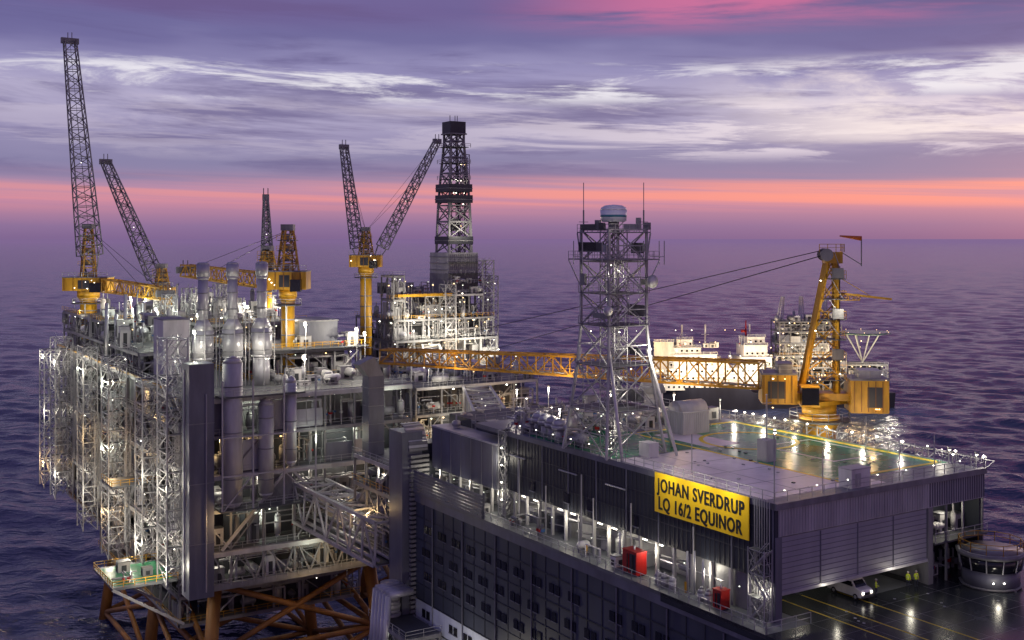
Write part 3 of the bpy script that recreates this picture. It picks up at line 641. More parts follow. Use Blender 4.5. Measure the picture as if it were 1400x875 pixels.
# ================================================================== CRANES
cr=root('pedestal_crane'); C=MB('crane_body'); K=Frame(43.4,160.2)
C.lathe(K(0,0,40),[(0,2.3),(19,2.3),(20,2.8),(21,2.8)],'yellow',20)
C.lathe(K(0,0,60.2),[(0,4.3),(.3,4.3)],'grate',16); 
C.rail([K(math.cos(k/12*6.283)*4.2,math.sin(k/12*6.283)*4.2,60.5) for k in range(12)],'galv',1.1,2,.05,True)
C.lathe(K(0,0,61),[(0,2.4),(1.6,2.4)],'yellow',20)
for k in range(8): C.tube(K(2.5*math.cos(k*.785),2.5*math.sin(k*.785),52),K(2.5*math.cos(k*.785),2.5*math.sin(k*.785),60),.08,'galv',4)
C.box(K,-3.2,3.2,-2.4,2.4,62.6,63.2,'yellow')
X=Frame(43.4,160.2,(0.12,0.993),(0.993,-0.12))
C.box(X,-8.2,-3.4,-3.2,2.2,62.8,66.9,'yellow'); C.box(X,-8.3,-3.3,-3.3,2.3,66.9,67.1,'steel')
C.box(X,3.8,8.9,-3.4,2.2,61.8,66.3,'yellow'); C.box(X,3.7,9,-3.5,2.3,66.3,66.5,'steel')
for k in range(5): C.box(X,4.2+k*.95,4.3+k*.95,-3.48,-3.4,62,66.2,'jacket')
for k in range(5): C.box(X,-8+k*.95,-7.9+k*.95,-3.28,-3.2,63,66.8,'jacket')
C.box(X,-7.4,-5,-3.26,-3.2,63.6,66,'dark'); C.box(X,6,8,-3.46,-3.4,62.6,65.4,'dark'); C.box(X,-6,-4,-2.5,1.5,67.1,68.4,'steel'); C.box(X,5,8,-2.5,1,66.5,67.6,'light')
C.box(X,-3.3,3.8,-1.6,1.6,63.2,64.2,'yellow'); C.rail([X(-8.2,-3.2,67.1),X(-3.4,-3.2,67.1)],'galv'); C.rail([X(3.8,-3.4,66.5),X(8.9,-3.4,66.5),X(8.9,2.2,66.5)],'galv')
C.box(X,-2.9,-.6,-4.2,-1.8,62.9,65.3,'glass'); C.box(X,-3,-.5,-4.3,-1.7,65.3,65.5,'yellow'); C.box(X,-3,-.5,-4.3,-1.7,62.6,62.9,'yellow')
for j in (-1.2,1.2):
    C.tube(X(-2.6,j,64),X(1.0,j,82.5),.34,'yellow',4); C.tube(X(2.4,j,64),X(2.2,j,83),.34,'yellow',4)
    for k in range(6):
        f=k/6; f2=(k+1)/6
        p0=X(-2.6+3.6*f,j,64+18.5*f);p1=X(2.4-.2*f2,j,64+19*f2); C.tube(p0,p1,.11,'yellow')
        C.tube(X(2.4-.2*f,j,64+19*f),X(-2.6+3.6*f2,j,64+18.5*f2),.1,'yellow')
for k in range(7):
    f=k/6; C.tube(X(-2.6+3.6*f,-1.2,64+18.5*f),X(-2.6+3.6*f,1.2,64+18.5*f),.15,'yellow'); C.tube(X(2.3,-1.2,64+19*f),X(2.3,1.2,64+19*f),.15,'yellow')
    if k<6:
        C.box(X,-1.8+3.2*f,3.4,-1.9,1.4,66+17*f,66.12+17*f,'grate'); C.rail([X(-1.8+3.2*f,-1.9,66.12+17*f),X(3.4,-1.9,66.12+17*f),X(3.4,1.4,66.12+17*f)],'yellow',1.1,1.2,.04)
        if k%2: C.box(X,1.5,3,-2.3,-1.5,66.2+17*f,67.6+17*f,'steel')
        C.tube(X(3.1,-1.5,66+17*f),X(.2+2*f,-1.5,68.8+17*f if k<5 else 84),.07,'galv')
for q in (-.5,0,.5): C.tube(X(2.6,q-1,64),X(2.6,q-1,82),.06,'black',4)
C.box(X,.6,3,-1.5,1.5,82.4,84.0,'yellow'); C.lathe(X(.8,-1.9,83.6),[(0,.9),(.25,.9)],'steel',14,X.a); C.lathe(X(.8,1.3,83.6),[(0,.9),(.25,.9)],'steel',14,X.a)
C.rail([X(-.2,-1.6,84),X(3.2,-1.6,84),X(3.2,1.6,84)],'yellow',1.1,1,.05)
C.tube(X(2.5,0,78.2),X(9.8,-.6,77.4),.2,'yellow'); C.tube(X(2.6,0,80.5),X(7,-.3,77.8),.06,'yellow'); C.lattice(X(2.5,.4,77.6),X(5.6,.4,77.6),.8,.8,4,.05,'yellow')
C.tube(X(3,0,84.0),X(5.8,0,82.2),.08,'steel'); C.tube(X(5.8,0,82),X(5.8,0,86),.08,'steel'); 
C.lathe(X(5.8,0,85.9),[(0,.35),(3.0,.1)],'orange',10,(X.b*-1+UP*.12))
tip=Vector((-21.5,190,66.2)); st_=X(-8,-.5,66.6)
BM=MB('crane_boom'); BM.lattice(st_,tip,3.6,2.4,22,.12,'yellow',3.6,2.2,.22)
BM.rail([st_+Vector((0,-1.9,-1.8)),tip+Vector((0,-1.2,-1))],'yellow',1.0,2.5,.04)
BM.tube(st_+Vector((0,0,-1.6)),tip+Vector((0,0,-.9)),.12,'galv',6)
BM.lathe(tip-Vector((0,0,1)),[(0,1),(.4,1)],'steel',14,Vector((.3,-.95,0)))
for dz,dy in ((0,-.6),(0,.6)): BM.tube(X(.8,dy,84.3),tip.lerp(st_,.04)+Vector((0,0,1.2)),.045,'black',4); BM.tube(X(.8,dy,83.6),tip.lerp(st_,.3)+Vector((0,0,1.4)),.045,'black',4)
BM.tube(tip,tip-UP*6,.04,'black')
for f in (.1,.4,.7): BM.bulb(st_.lerp(tip,f)+Vector((0,-1.6,-1.2)),.13,'Lo')
for z in (66,72,79): C.bulb(X(R.uniform(-1,3),-1.9,z+1),.17,'Lw')
for i in range(8): C.bulb(X(R.uniform(-8,9),-3.55,R.choice([62.4,66.4])),R.uniform(.1,.18),R.choice(['Lw','Lo']))
plight(cr,X(-2,-5,68),700,WARM); plight(cr,X(3,-4.5,76),550,COOL); plight(cr,X(-5,-7,63),220,WARM); plight(cr,X(6,-7,62),220,WARM); plight(cr,X(0,-6,58),450,COOL)
for f in (.2,.5,.8): plight(cr,st_.lerp(tip,f)+Vector((0,-4.5,-1)),550,WARM)
C.build(cr);BM.build(cr)

def crane(base,zbase,zh,booms,hw=(6,3,3),apex=9,ang=0,bm='galv',r=2.0,lamps=True,W_=1200):
    e=root('pedestal_crane'); b=MB('crane_body'); F=Frame(base[0],base[1],(-math.sin(ang),math.cos(ang)),(math.cos(ang),math.sin(ang)))
    b.lathe(F(0,0,zbase),[(0,r),(zh-zbase-2.5,r),(zh-zbase-1.5,r*1.35),(zh-zbase,r*1.35)],'yellow',16)
    for k in range(6): b.lathe(F(0,0,zbase+2+k*3),[(0,r*1.06),(.25,r*1.06)],'steel',16)
    b.tube(F(0,-r-.3,zbase),F(0,-r-.3,zh-3),.2,'galv',4)
    w,d,h=hw; b.box(F,-w,w,-d,d,zh,zh+h,'yellow'); b.box(F,-w-.1,w+.1,-d-.1,d+.1,zh+h,zh+h+.2,'steel')
    for k in range(5): b.box(F,-w+.4+k*w*.4,-w+.55+k*w*.4,-d-.08,-d,zh+.1,zh+h-.1,'jacket')
    b.box(F,-w*.3,w*.2,-d-.06,-d,zh+.5,zh+h-.6,'dark')
    b.box(F,w*.3,w*.8,-d-1.6,-d,zh-.3,zh+2,'glass'); b.rail([F(-w,-d,zh+h+.2),F(w,-d,zh+h+.2)],'galv',1.1,1.5,.06)
    b.lathe(F(0,0,zh-3.2),[(0,r*2),(.2,r*2)],'grate',14); b.rail([F(r*2*math.cos(k*.785),r*2*math.sin(k*.785),zh-3) for k in range(8)],'galv',1.1,2,.06,True)
    ap=F(0,0,zh+h+apex)
    b.lattice(F(0,0,zh+h),ap,3.2,1.6,5,.13,'yellow',3.2,1.6,.24)
    for k in range(4): b.box(F,-1.7,1.7,-1.7,1.7,zh+h+apex*.25*k,zh+h+apex*.25*k+.15,'grate'); b.rail([F(-1.9,-1.8,zh+h+apex*.25*k),F(1.9,-1.8,zh+h+apex*.25*k)],'yellow',1,1,.05); b.box(F,-.8,.6,-1.2,1,zh+h+apex*.25*k,zh+h+apex*.25*k+1.4,'steel')
    b.box(F,-1.2,1.2,-1.2,1.2,zh+h+apex,zh+h+apex+1.2,'steel')
    for (off,tipv,w0,w1,mat,n) in booms:
        p=F(*off,zh+1.5); q=Vector(tipv); m=p.lerp(q,.12)
        b.lattice(m,q,w0,w1,n,.12,mat,w0,w1,.2); 
        d_=(m-p).normalized()
        for sd_ in (-1,1):
            x_=d_.cross(Vector((.3,1,.1))).normalized(); b.tube(p+x_*sd_*.6,m+x_*sd_*w0/2,.2,mat)
        b.box(Frame(q.x,q.y),-w1*.8,w1*.8,-.5,.5,q.z-.6,q.z+.8,'steel')
        for k in (-.5,.5): b.tube(q+Vector((k,0,.8)),q+Vector((k,0,2.2)),.12,'steel')
        b.tube(ap,q,.05,'black'); b.tube(ap,p.lerp(q,.7),.05,'black')
        b.bulb(p.lerp(q,.5),.14,'Lw')
    if lamps:
        for i in range(5): b.bulb(F(R.uniform(-w*.9,w*.9),-d-.15,zh+R.uniform(0,h)),R.uniform(.14,.22),'Lw')
    plight(e,F(1,-d-6,zh-4),W_,COOL,.4); b.build(e); return e
crane((-104.3,279.2),57,73,[((1,0),(-109.2,280,134.5),5.2,2.6,'steel',22),((3,0),(-77,252,73.5),3.0,2.6,'yellow',12)],(5.5,2.5,3.2),12)
crane((-92,298),57,70,[((0,0),(-107.5,300,106),3.6,2.0,'steel',16)],(3.5,2.2,3),5)
crane((-43.6,220.6),59,76,[((-3,0),(-70,243,79),2.8,2.4,'yellow',14)],(4.0,2.6,3.4),8,r=1.3)
crane((-55,255),59,77,[((0,0),(-55.6,256,95),2.2,.8,'steel',12)],(2,1.6,2),4,0,'steel',1.0)
crane((-42.5,330),52,77.5,[((-2,0),(-49.2,332,112.5),3.0,1.8,'steel',18),((2.5,0),(-22.2,336,114.5),2.8,1.6,'steel',18)],(4.6,2.4,3.4),7,0,'steel',1.7)

# ================================================================== PROCESS PLATFORM
P=Frame(-52.7,190)
pp=root('process_platform'); FR=MB('steel_frame');EQ=MB('process_equipment');PL=MB('lamp_bulbs')
module(FR,EQ,PL,P,0,40,0,118,[27,33,40,46,52.5,59],6,.95,.6,warm=.4,panel=.16)
module(FR,EQ,PL,P,1,36,14,76,[17,22,27],6,.8,.5,warm=.5)
module(FR,EQ,PL,P,2,36,80,117,[21,27],6,.8,.5,warm=.5)
for i in range(20):
    FR.tube(P(0,i*5.9,27),P(0,i*5.9+5.9,24.5 if i%2 else 27),.3,'steel'); 
for i in range(8):
    FR.tube(P(i*5,0,27),P(i*5+5,0,27),.5,'steel'); FR.tube(P(i*5,0,27),P(i*5+2.5,0,33),.2,'steel'); FR.tube(P(i*5+2.5,0,33),P(i*5+5,0,27),.2,'steel')
for (s0,s1) in ((4,16),(28,16),(28,40)): FR.tube(P(s0,-.4,33),P(s1,-.4,46),.32,'light'); 
for k in range(6): FR.tube(P(-.4,4+k*20,33),P(-.4,14+k*20,46),.32,'steel'); FR.tube(P(-.4,24+k*20 if k<5 else 118,33),P(-.4,14+k*20,46),.32,'steel')
for z in (33,46,59): FR.tube(P(0,-.3,z-.6),P(40,-.3,z-.6),.55,'light'); FR.tube(P(-.3,0,z-.6),P(-.3,118,z-.6),.55,'steel')
FR.box(P,-.9,-.6,18,116,58.7,59.1,'yellow')
module(FR,EQ,PL,P,1,13,72,117,[59,63,67.5],5,1,.8,top=True)
module(FR,EQ,PL,P,1,12,42,66,[59,63],5,.9,.8)
module(FR,EQ,PL,P,16,38,18,40,[59,64.5],6,.9,.7)
module(FR,EQ,PL,P,15,37,44,80,[59,63.5,68],6,1,.8)
module(FR,EQ,PL,P,16,36,84,116,[59,64],6,1,.8)
FR.box(P,16,39,16,34,64.6,64.8,'deck'); FR.rail([P(16,34,64.8),P(16,16,64.8),P(39,16,64.8)],'yellow',1.1,1.6,.05)
FR.box(P,26,34,20,30,64.8,69.5,'clad2'); FR.box(P,25.8,34.2,19.8,30.2,69.5,69.8,'steel')
for i in range(24): equip(EQ,P,R.uniform(16,39),R.uniform(2,16),59,R.uniform(1.5,4),R,2.6)
for i in range(12): equip(EQ,P,R.uniform(18,38),R.uniform(17,33),64.8,R.uniform(1.5,4),R,2.6)
for i in range(190):
    s_=R.uniform(1,38);t_=R.uniform(40,116); equip(EQ,P,s_,t_,R.choice([59,63,64,68]),R.uniform(3,7.5),R,2.8)
    if R.random()<.25: PL.post(P(s_,t_-2,R.uniform(63,71)),R.uniform(.13,.32),R.choice(['Lw','Lg','Lo']),59)
for i in range(10): stairs(FR,None,P,R.uniform(3,34),R.uniform(42,112),59,R.uniform(68,76),2.4,3,'galv',3.2,.08)
EQ.box(P,3,8,32,39,59,70,'white'); EQ.box(P,2.9,8.1,31.9,39.1,70,70.2,'steel')
for k in range(6): EQ.tube(P(1+k*2,70,59),P(1+k*2,70,R.uniform(68,74)),.4,'silver',8)
FR.box(P,-2,2.2,-2,2.2,26,65,'clad2')
for z in (35,45,55): FR.box(P,-2.06,2.26,-2.06,2.26,z,z+.15,'steel')
FR.tube(P(-2.2,0,27),P(-2.2,0,64),.15,'galv',6); FR.tube(P(.8,-2.2,27),P(.8,-2.2,60),.12,'galv',6)
for (s_,r_,z0,z1,m_) in ((5.6,1.7,40,66,'light'),(11.5,1.3,41,58.5,'light'),(16,1.0,46,62,'silver')):
    h=z1-z0; EQ.lathe(P(s_,-1.2,z0),[(0,.1),(.5,r_*.7),(1.2,r_),(h-1.2,r_),(h-.4,r_*.7),(h,.1)],m_,20)
    for q in (.2,.5,.8): EQ.lathe(P(s_,-1.2,z0+h*q),[(0,r_+.06),(.2,r_+.06)],'steel',20)
FR.box(P,3,20,-3.4,0,40,40.3,'grate'); FR.rail([P(3,-3.4,40.3),P(20,-3.4,40.3)],'galv'); FR.box(P,3,18,-3,0,59,59.3,'grate'); FR.rail([P(3,-3,59.3),P(18,-3,59.3)],'galv')
for s_ in (3.2,8.5,14,19.8): FR.tube(P(s_,-3.2,40),P(s_,-3.2,62),.17,'light'); 
for z in (46,52.5): FR.tube(P(3.2,-3.2,z),P(19.8,-3.2,z),.16,'light')
FR.tube(P(3.2,-3.2,40),P(8.5,-3.2,46),.12,'light'); FR.tube(P(14,-3.2,46),P(19.8,-3.2,40),.12,'light')
stairs(FR,PL,P,-4,4,27,69,3.5,6); stairs(FR,PL,P,-4,20,27,60,3.2,5); stairs(FR,PL,P,-4.5,44,22,62,3.5,6); stairs(FR,PL,P,-4,70,22,62,3,6); stairs(FR,PL,P,-5,96,24,62,4,6); stairs(FR,PL,P,-5,110,24,58,4.4,6)
FR.box(P,-12,-1,8,22,26.6,27,'deck'); FR.box(P,-11.4,-1.5,9,21,27,27.01,'green'); FR.rail([P(-1,8,27),P(-12,8,27),P(-12,22,27),P(-1,22,27)],'yellow',1.1,1.6,.07)
for (a_,b_) in ((-9,10.5),(-5,13),(-8,17.5)): equip(EQ,P,a_,b_,27.02,2.4,R,2.2)
FR.tube(P(-12,8,26.8),P(0,8,19),.3,'light'); FR.tube(P(-12,22,26.8),P(0,22,19),.3,'light')
FR.box(P,-8,0,26,34,40,40.3,'deck'); FR.rail([P(0,26,40.3),P(-8,26,40.3),P(-8,34,40.3)],'yellow',1.1,1.6,.07)
for i in range(16):
    t_=R.uniform(3,116); z0=R.uniform(22,45); FR.lattice(P(-1.2,t_,z0),P(-1.2,t_,z0+R.uniform(8,20)),.9,.9,8,.05,'galv')
for i in range(8):
    for z in (30,43,56.5): 
        if R.random()<.85: plight(pp,P(R.choice([-5.5,2.5,-5.5]),6+i*15+R.uniform(-3,3),z),R.uniform(900,2200),R.choice([COOL,PALE,WARM,COOL]),.3)  # outboard ones are added fill lights without fixtures, washing the platform face
for i in range(5):
    for z in (31.5,38.5,44.5,51,57.5): 
        if R.random()<.75: plight(pp,P(4+i*8,R.choice([-3.5,2.5,3.0]),z),R.uniform(380,950),R.choice([COOL,PALE,WARM,WARM]),.3)
for i in range(18): 
    p=P(R.uniform(0,38),R.uniform(4,116),R.uniform(67,72)); plight(pp,p-Vector((0,.8,.3)),R.uniform(1200,2800),R.choice([COOL,PALE,COOL]),.3); PL.post(p,.38,'Lw',59)
for z in (36,50,62): plight(pp,P(-7,5,z),750,COOL)
p=P(21,5,64); PL.post(p,.5,'Lw',59); plight(pp,p+Vector((0,-1,0)),1300,COOL)
plight(pp,P(-6,15,31),200,WARM); plight(pp,P(20,-4,24),500,WARM)
FR.build(pp);EQ.build(pp);PL.build(pp)
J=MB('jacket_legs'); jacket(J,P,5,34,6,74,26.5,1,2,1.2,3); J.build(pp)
for s_ in (4.6,10,15.5):
    o=MB('exhaust_stack'); c=P(s_,12,59)
    o.lathe(c,[(0,1.5),(5,1.5),(5.6,1.9),(10.5,1.9),(12.3,.9),(19.5,.9),(20,1.15),(22.3,1.15),(22.6,.8)],'silver',18)
    for z in (6.4,9.6,14,17): o.lathe(c,[(z,1.98 if z<11 else .98),(z+.2,1.98 if z<11 else .98)],'steel',18)
    for k in range(4):
        an=k*1.57+.4; d=Vector((math.cos(an)*2.3,math.sin(an)*2.3,0)); o.tube(c+d,c+d+UP*13,.11,'galv')
    for z in (4,8,12): o.rail([c+Vector((math.cos(k*.785)*2.5,math.sin(k*.785)*2.5,z+.3)) for k in range(8)],'galv',1.1,2,.045,True)
    o.bulb(c+Vector((-1.5,-2.0,12.6)),.2,'Lw'); o.bulb(c+Vector((1.2,-2.1,5)),.18,'Lw'); o.build()
for s_ in (2,13): plight(pp,P(s_,8,66),650,COOL)
plight(pp,P(8,7,75),300,COOL)

# ================================================================== DRILLING PLATFORM
Dp=Frame(-26.6,350)
dp=root('drilling_platform'); FR=MB('steel_frame');EQ=MB('equipment');PL=MB('lamp_bulbs')
lr=(.18,.4)
module(FR,EQ,PL,Dp,-17,17,-14,14,[24,32,40,48,56],6,.9,.7,lamr=lr,colr=.4)
module(FR,EQ,PL,Dp,-17,17,-12,14,[56,62],5,1,.8,lamr=lr)
module(FR,EQ,PL,Dp,-6,14,-11,12,[62,69],5,1,.8,lamr=lr)
module(FR,EQ,PL,Dp,-17,-13.5,-12,-4,[56,62,68,75],3.5,1,.5,lamr=lr)
FR.box(Dp,3.5,14,-8,4,69,75,'steel'); FR.box(Dp,3.6,14,-8,4,75,81.4,'light'); 
for z in (71,73,76,78,80): FR.box(Dp,3.4,14.1,-8.1,4.1,z,z+.2,'steel')
for z in (69,72,75,78.5): FR.box(Dp,2.4,15,-9.4,-8,z,z+.15,'grate'); FR.rail([Dp(2.4,-9.4,z),Dp(15,-9.4,z)],'galv',1.1,1.5,.06)
for i in range(16): FR.box(Dp,3.6+i*.65,3.8+i*.65,-8.2,-8.05,69,81,'steel')
for i in range(6): equip(EQ,Dp,4+i*2,-8.8,R.choice([69,72,75]),2.6,R,1.8)
stairs(FR,PL,Dp,14.5,-10,48,79,4,5,'galv',3.5,.14); stairs(FR,PL,Dp,19,-6,44,74,3.5,5,'galv',3.5,.14); stairs(FR,PL,Dp,-1,-14.5,48,72,3.5,4,'galv',3.5,.14)
for i in range(40): equip(EQ,Dp,R.uniform(-16,14),R.uniform(-12,10),R.choice([62,69]),R.uniform(2,5),R,3)
for i in range(28): PL.post(Dp(R.uniform(-17,16),R.uniform(-13.5,-8),R.uniform(58,76)),R.uniform(.18,.4),R.choice(['Lw','Lw','Lo','Lg']),56)
FR.box(Dp,-16,2,-13,-8,68.6,69.4,'yellow')
for i in range(9): plight(dp,Dp(-16+i*4,-19+R.uniform(-2,2),R.uniform(50,76)),R.uniform(1800,3600),R.choice([COOL,COOL,WARM]),.4)
FR.build(dp);EQ.build(dp);PL.build(dp)
J=MB('jacket_legs'); jacket(J,Dp,-14,14,-12,12,24,1,1,1.5,5); J.build(dp)
dk=root('drilling_derrick'); o=MB('derrick_frame'); c=(8.8,-2)
zz=[81.4,86,91,96,101,106,111,116,119]; hh=[5,4.9,4.7,4.5,4.1,3.7,3.2,2.8,2.8]
def rg(h,z): return [Dp(c[0]-h,c[1]-h,z),Dp(c[0]+h,c[1]-h,z),Dp(c[0]+h,c[1]+h,z),Dp(c[0]-h,c[1]+h,z)]
for i in range(8):
    a_,b_=rg(hh[i]*.8,zz[i]),rg(hh[i+1]*.8,zz[i+1])
    for j in range(4):
        k=(j+1)%4; o.tube(a_[j],b_[j],.42,'steel'); o.tube(b_[j],b_[k],.28,'steel'); o.tube(a_[j],b_[k],.2,'steel'); o.tube(a_[k],b_[j],.2,'steel')
for z,h in ((84,4.4),(96.8,4.3),(100.2,4.2)): 
    o.box(Dp,c[0]-h,c[0]+h,c[1]-h,c[1]+h,z,z+2.4,'dark'); o.box(Dp,c[0]-h-.1,c[0]+h+.1,c[1]-h-.1,c[1]+h+.1,z+1,z+1.2,'steel')
for z in (90,94,104,109,114): o.box(Dp,c[0]-3.4,c[0]+3.4,c[1]-3.4,c[1]+3.4,z,z+.2,'grate'); o.rail([Dp(c[0]-3.8,c[1]+3.8,z),Dp(c[0]-3.8,c[1]-3.8,z),Dp(c[0]+3.8,c[1]-3.8,z)],'galv',1.2,2,.09)
o.box(Dp,c[0]-2.7,c[0]+2.7,c[1]-2.7,c[1]+2.7,118,122,'dark'); o.box(Dp,c[0]-3,c[0]+3,c[1]-3,c[1]+3,118,118.4,'steel')
for q in (-1.4,.4,1.2): o.tube(Dp(c[0]+q,c[1],122),Dp(c[0]+q,c[1],124),.12,'steel')
for q in (-.8,.8): o.tube(Dp(c[0]+q,c[1],81),Dp(c[0]+q,c[1],118),.15,'dark')
o.box(Dp,c[0]-1.2,c[0]+1.2,c[1]-1,c[1]+1,88,92,'dark'); stairs(o,None,Dp,c[0]+3.2,c[1]-1.5,81,112,1.5,3,'steel',3.2,.1)
for i in range(14): o.bulb(Dp(c[0]+R.uniform(-3.2,3.2),c[1]-3.5,R.choice([85,89.6,93.6,96.4,99.8,103.6,108.6])),R.uniform(.13,.25),R.choice(['Lw','Lo','Lw']))
plight(dk,Dp(c[0],c[1]-8,88),2200,COOL); plight(dk,Dp(c[0],c[1]-1,104),500,COOL); o.build(dk)

# ================================================================== RISER PLATFORM
Rp=Frame(-14,268)
rp=root('riser_platform'); FR=MB('steel_frame');EQ=MB('equipment');PL=MB('lamp_bulbs')
module(FR,EQ,PL,Rp,-16,16,-12,12,[26,33,40,47,53],6,.9,.8,lamr=(.15,.32))
for i in range(40): 
    equip(EQ,Rp,R.uniform(-15,15),R.uniform(-11,10),53,R.uniform(2,6),R,3)
    if i%2: PL.post(Rp(R.uniform(-15,15),R.uniform(-12,5),R.uniform(54.5,60)),R.uniform(.13,.3),R.choice(['Lw','Lg','Lo']),53)
for i in range(7): plight(rp,Rp(-15+i*5,R.choice([-16,-5]),R.uniform(42,61)),R.uniform(1200,2200),R.choice([COOL,WARM,COOL]))
FR.build(rp);EQ.build(rp);PL.build(rp); J=MB('jacket_legs'); jacket(J,Rp,-13,13,-10,10,26,1,1,1.3,4); J.build(rp)

# ================================================================== BRIDGES
def bridge(p,q,w,h,n,mat,lamps=True):
    e=root('truss_bridge'); b=MB('truss'); b.lattice(p,q,w,w,n,.2,mat,h,h,.36)
    p=Vector(p);q=Vector(q); d=(q-p).normalized(); x=d.cross(UP).normalized()
    for k in (-.35,.05,.4): b.tube(p+x*w*k-UP*h*.38,q+x*w*k-UP*h*.38,.3,'galv',8)
    b.hexa([p+x*w*.45-UP*h*.5,p-x*w*.45-UP*h*.5,q-x*w*.45-UP*h*.5,q+x*w*.45-UP*h*.5,p+x*w*.45-UP*h*.46,p-x*w*.45-UP*h*.46,q-x*w*.45-UP*h*.46,q+x*w*.45-UP*h*.46],'grate')
    for k in range(5): b.tube(p+x*w*(-.4+.2*k)+UP*h*.2,q+x*w*(-.4+.2*k)+UP*h*.2,.15,'silver',6)
    for k in range(0,n,2): b.bulb(p.lerp(q,(k+.5)/n)+UP*h*.4,.14,'Lw')
    plight(e,p.lerp(q,.5)-UP*0,300,COOL); b.build(e)
bridge((-36,201,39.5),(-19,179,38),6,6.8,7,'light'); bridge((-2,186,52),(-8,255,50),6,5,12,'light'); bridge((-32,262,50),(-38,226,52),5,5,8,'light')
bridge((-18,284,50),(-24,334,52),5,5,8,'light')

# ================================================================== SHIP
S=Frame(68,572,(-0.08,0.997),(0.997,0.08))
sh=root('offshore_support_ship'); o=MB('hull'); 
N_=26; prof=[]
for i in range(N_+1):
    f=i/N_; x_=f*126; wd=10*(min(1,(f/.16)**.6) if f<.16 else 1)*(1 if f<.9 else 1-(f-.9)*2)
    prof.append((x_,max(wd,.3),(10.5 if f<.42 else 7.5)+(1-f)*1.0))
for (x0,w0,h0),(x1,w1,h1) in zip(prof[:-1],prof[1:]):
    o.hexa([S(x0,-w0*.8,-3),S(x1,-w1*.8,-3),S(x1,w1*.8,-3),S(x0,w0*.8,-3),S(x0,-w0,h0),S(x1,-w1,h1),S(x1,w1,h1),S(x0,w0,h0)],'hull')
o.build(sh); o=MB('superstructure'); PL=MB('ship_lamps')
def tier(x0,x1,d,z0,z1,m='white',win=True):
    o.box(S,x0,x1,-d,d,z0,z1,m); o.box(S,x0-.5,x1+.5,-d-.5,d+.5,z1,z1+.25,'light'); o.rail([S(x0,-d-.4,z1+.2),S(x1,-d-.4,z1+.2)],'white',1.1,3,.09)
    if win:
        x=x0+1.2
        while x<x1-1.5:
            PL.box(S,x,x+1.0,-d-.06,-d-.01,z0+1.2,z0+2.2,'Lwin' if R.random()<.3 else 'glass'); x+=2.6
tier(5,62,9,10,14);tier(7,60,8.6,14.2,17.4);tier(9,58,8.2,17.6,20.8);tier(9,40,8,21,24.2);tier(10,34,7.6,24.4,27.6);tier(46,62,8,21,26);tier(48,60,7,26.2,32,'white');tier(50,59,6,32.2,36)
tier(12,26,7,27.8,31); tier(2,12,8,18,34,'light'); tier(14,22,6,31.2,35)
for i in range(30): equip(o,S,R.uniform(5,60),R.uniform(-8,-2),R.choice([14.2,21,24,31]),R.uniform(3,6),R,4)
for x in (18,30,53): 
    o.tube(S(x,0,31),S(x,0,42),.4,'white',6); o.tube(S(x-2,0,37),S(x+2,0,37),.15,'white'); o.lathe(S(x+3,0,31),[(0,.9),(1,1.3),(2,.9),(2.5,.1)],'white',12)
o.lathe(S(51,0,36),[(0,.5),(8,.3)],'red',8); o.lathe(S(50,0,38),[(0,1.5),(1.4,1.5)],'red',10)
o.build(sh); o=MB('process_modules'); 
EQ2=MB('deck_modules')
module(o,EQ2,PL,S,64,100,-9,8,[9,15,21,27],6,1,.9,warm=.6,lamr=(.3,.55))
module(o,EQ2,PL,S,66,94,-8,6,[27,33,39,44],6,1,.9,warm=.6,lamr=(.3,.55))
module(o,EQ2,PL,S,100,122,-8,6,[9,15,22],6,1,.9,warm=.6,lamr=(.3,.55))
for i in range(40): equip(EQ2,S,R.uniform(65,98),R.uniform(-8,4),R.choice([39,44,33]),R.uniform(3,7),R,4)
for x in (68,80,92): o.lattice(S(x,0,40),S(x+R.uniform(-3,3),0,56),2.4,1,6,.18,'white')
for k in range(8):
    an=k*math.pi/4; o.tube(S(112,0,22),S(112+9*math.cos(an),9*math.sin(an),37),.3,'light')
o.lathe(S(112,0,37),[(0,13),(.8,13)],'green',24); o.lathe(S(112,0,37.2),[(0,14.2),(.2,14.2)],'steel',24)
for k in range(10): an=k/10*6.283; PL.bulb(S(112+13*math.cos(an),13*math.sin(an),38.2),.25,'Lo')
for i in range(44): PL.bulb(S(R.uniform(3,120),-9.8,R.choice([13.5,17,20.4,24,27,31,34,40])),R.uniform(.25,.5),R.choice(['Lw','Lo','Lo']))
for i in range(8): plight(sh,S(4+i*16,-22,R.uniform(18,34)),18000,WARM if i%2==0 else COOL,.6)
o.build(sh);EQ2.build(sh);PL.build(sh)

# ================================================================== VAN AND PEOPLE
vn=root('utility_van'); o=MB('van_body'); V=Frame(L(13.6,2.2,0).x,L(13.6,2.2,0).y)
def slab(pts,w0,w1,m):
    n=len(pts); i=len(o.v)
    for s_ in (w0,w1):
        for (t_,z_) in pts: o.v.append(tuple(V(s_,t_,z_)))
    k=o.mi(m)
    for j in range(n):
        j2=(j+1)%n; o.f.append((i+j,i+j2,i+n+j2,i+n+j)); o.m.append(k); o.sm.append(False)
    o.f.append(tuple(i+j for j in reversed(range(n)))); o.m.append(k); o.sm.append(False); o.f.append(tuple(i+n+j for j in range(n))); o.m.append(k); o.sm.append(False)
slab([(-2.3,47.35),(-2.35,47.9),(-2.2,48.15),(-1.5,48.3),(-1.0,48.95),(-.7,49.05),(2.3,49.05),(2.4,48.2),(2.4,47.35)],-.9,.9,'white')
o.hexa([V(-.8,-1.56,48.32),V(.8,-1.56,48.32),V(.8,-1.5,48.3),V(-.8,-1.5,48.3),V(-.72,-1.08,48.92),V(.72,-1.08,48.92),V(.72,-1.0,48.9),V(-.72,-1.0,48.9)],'glass')
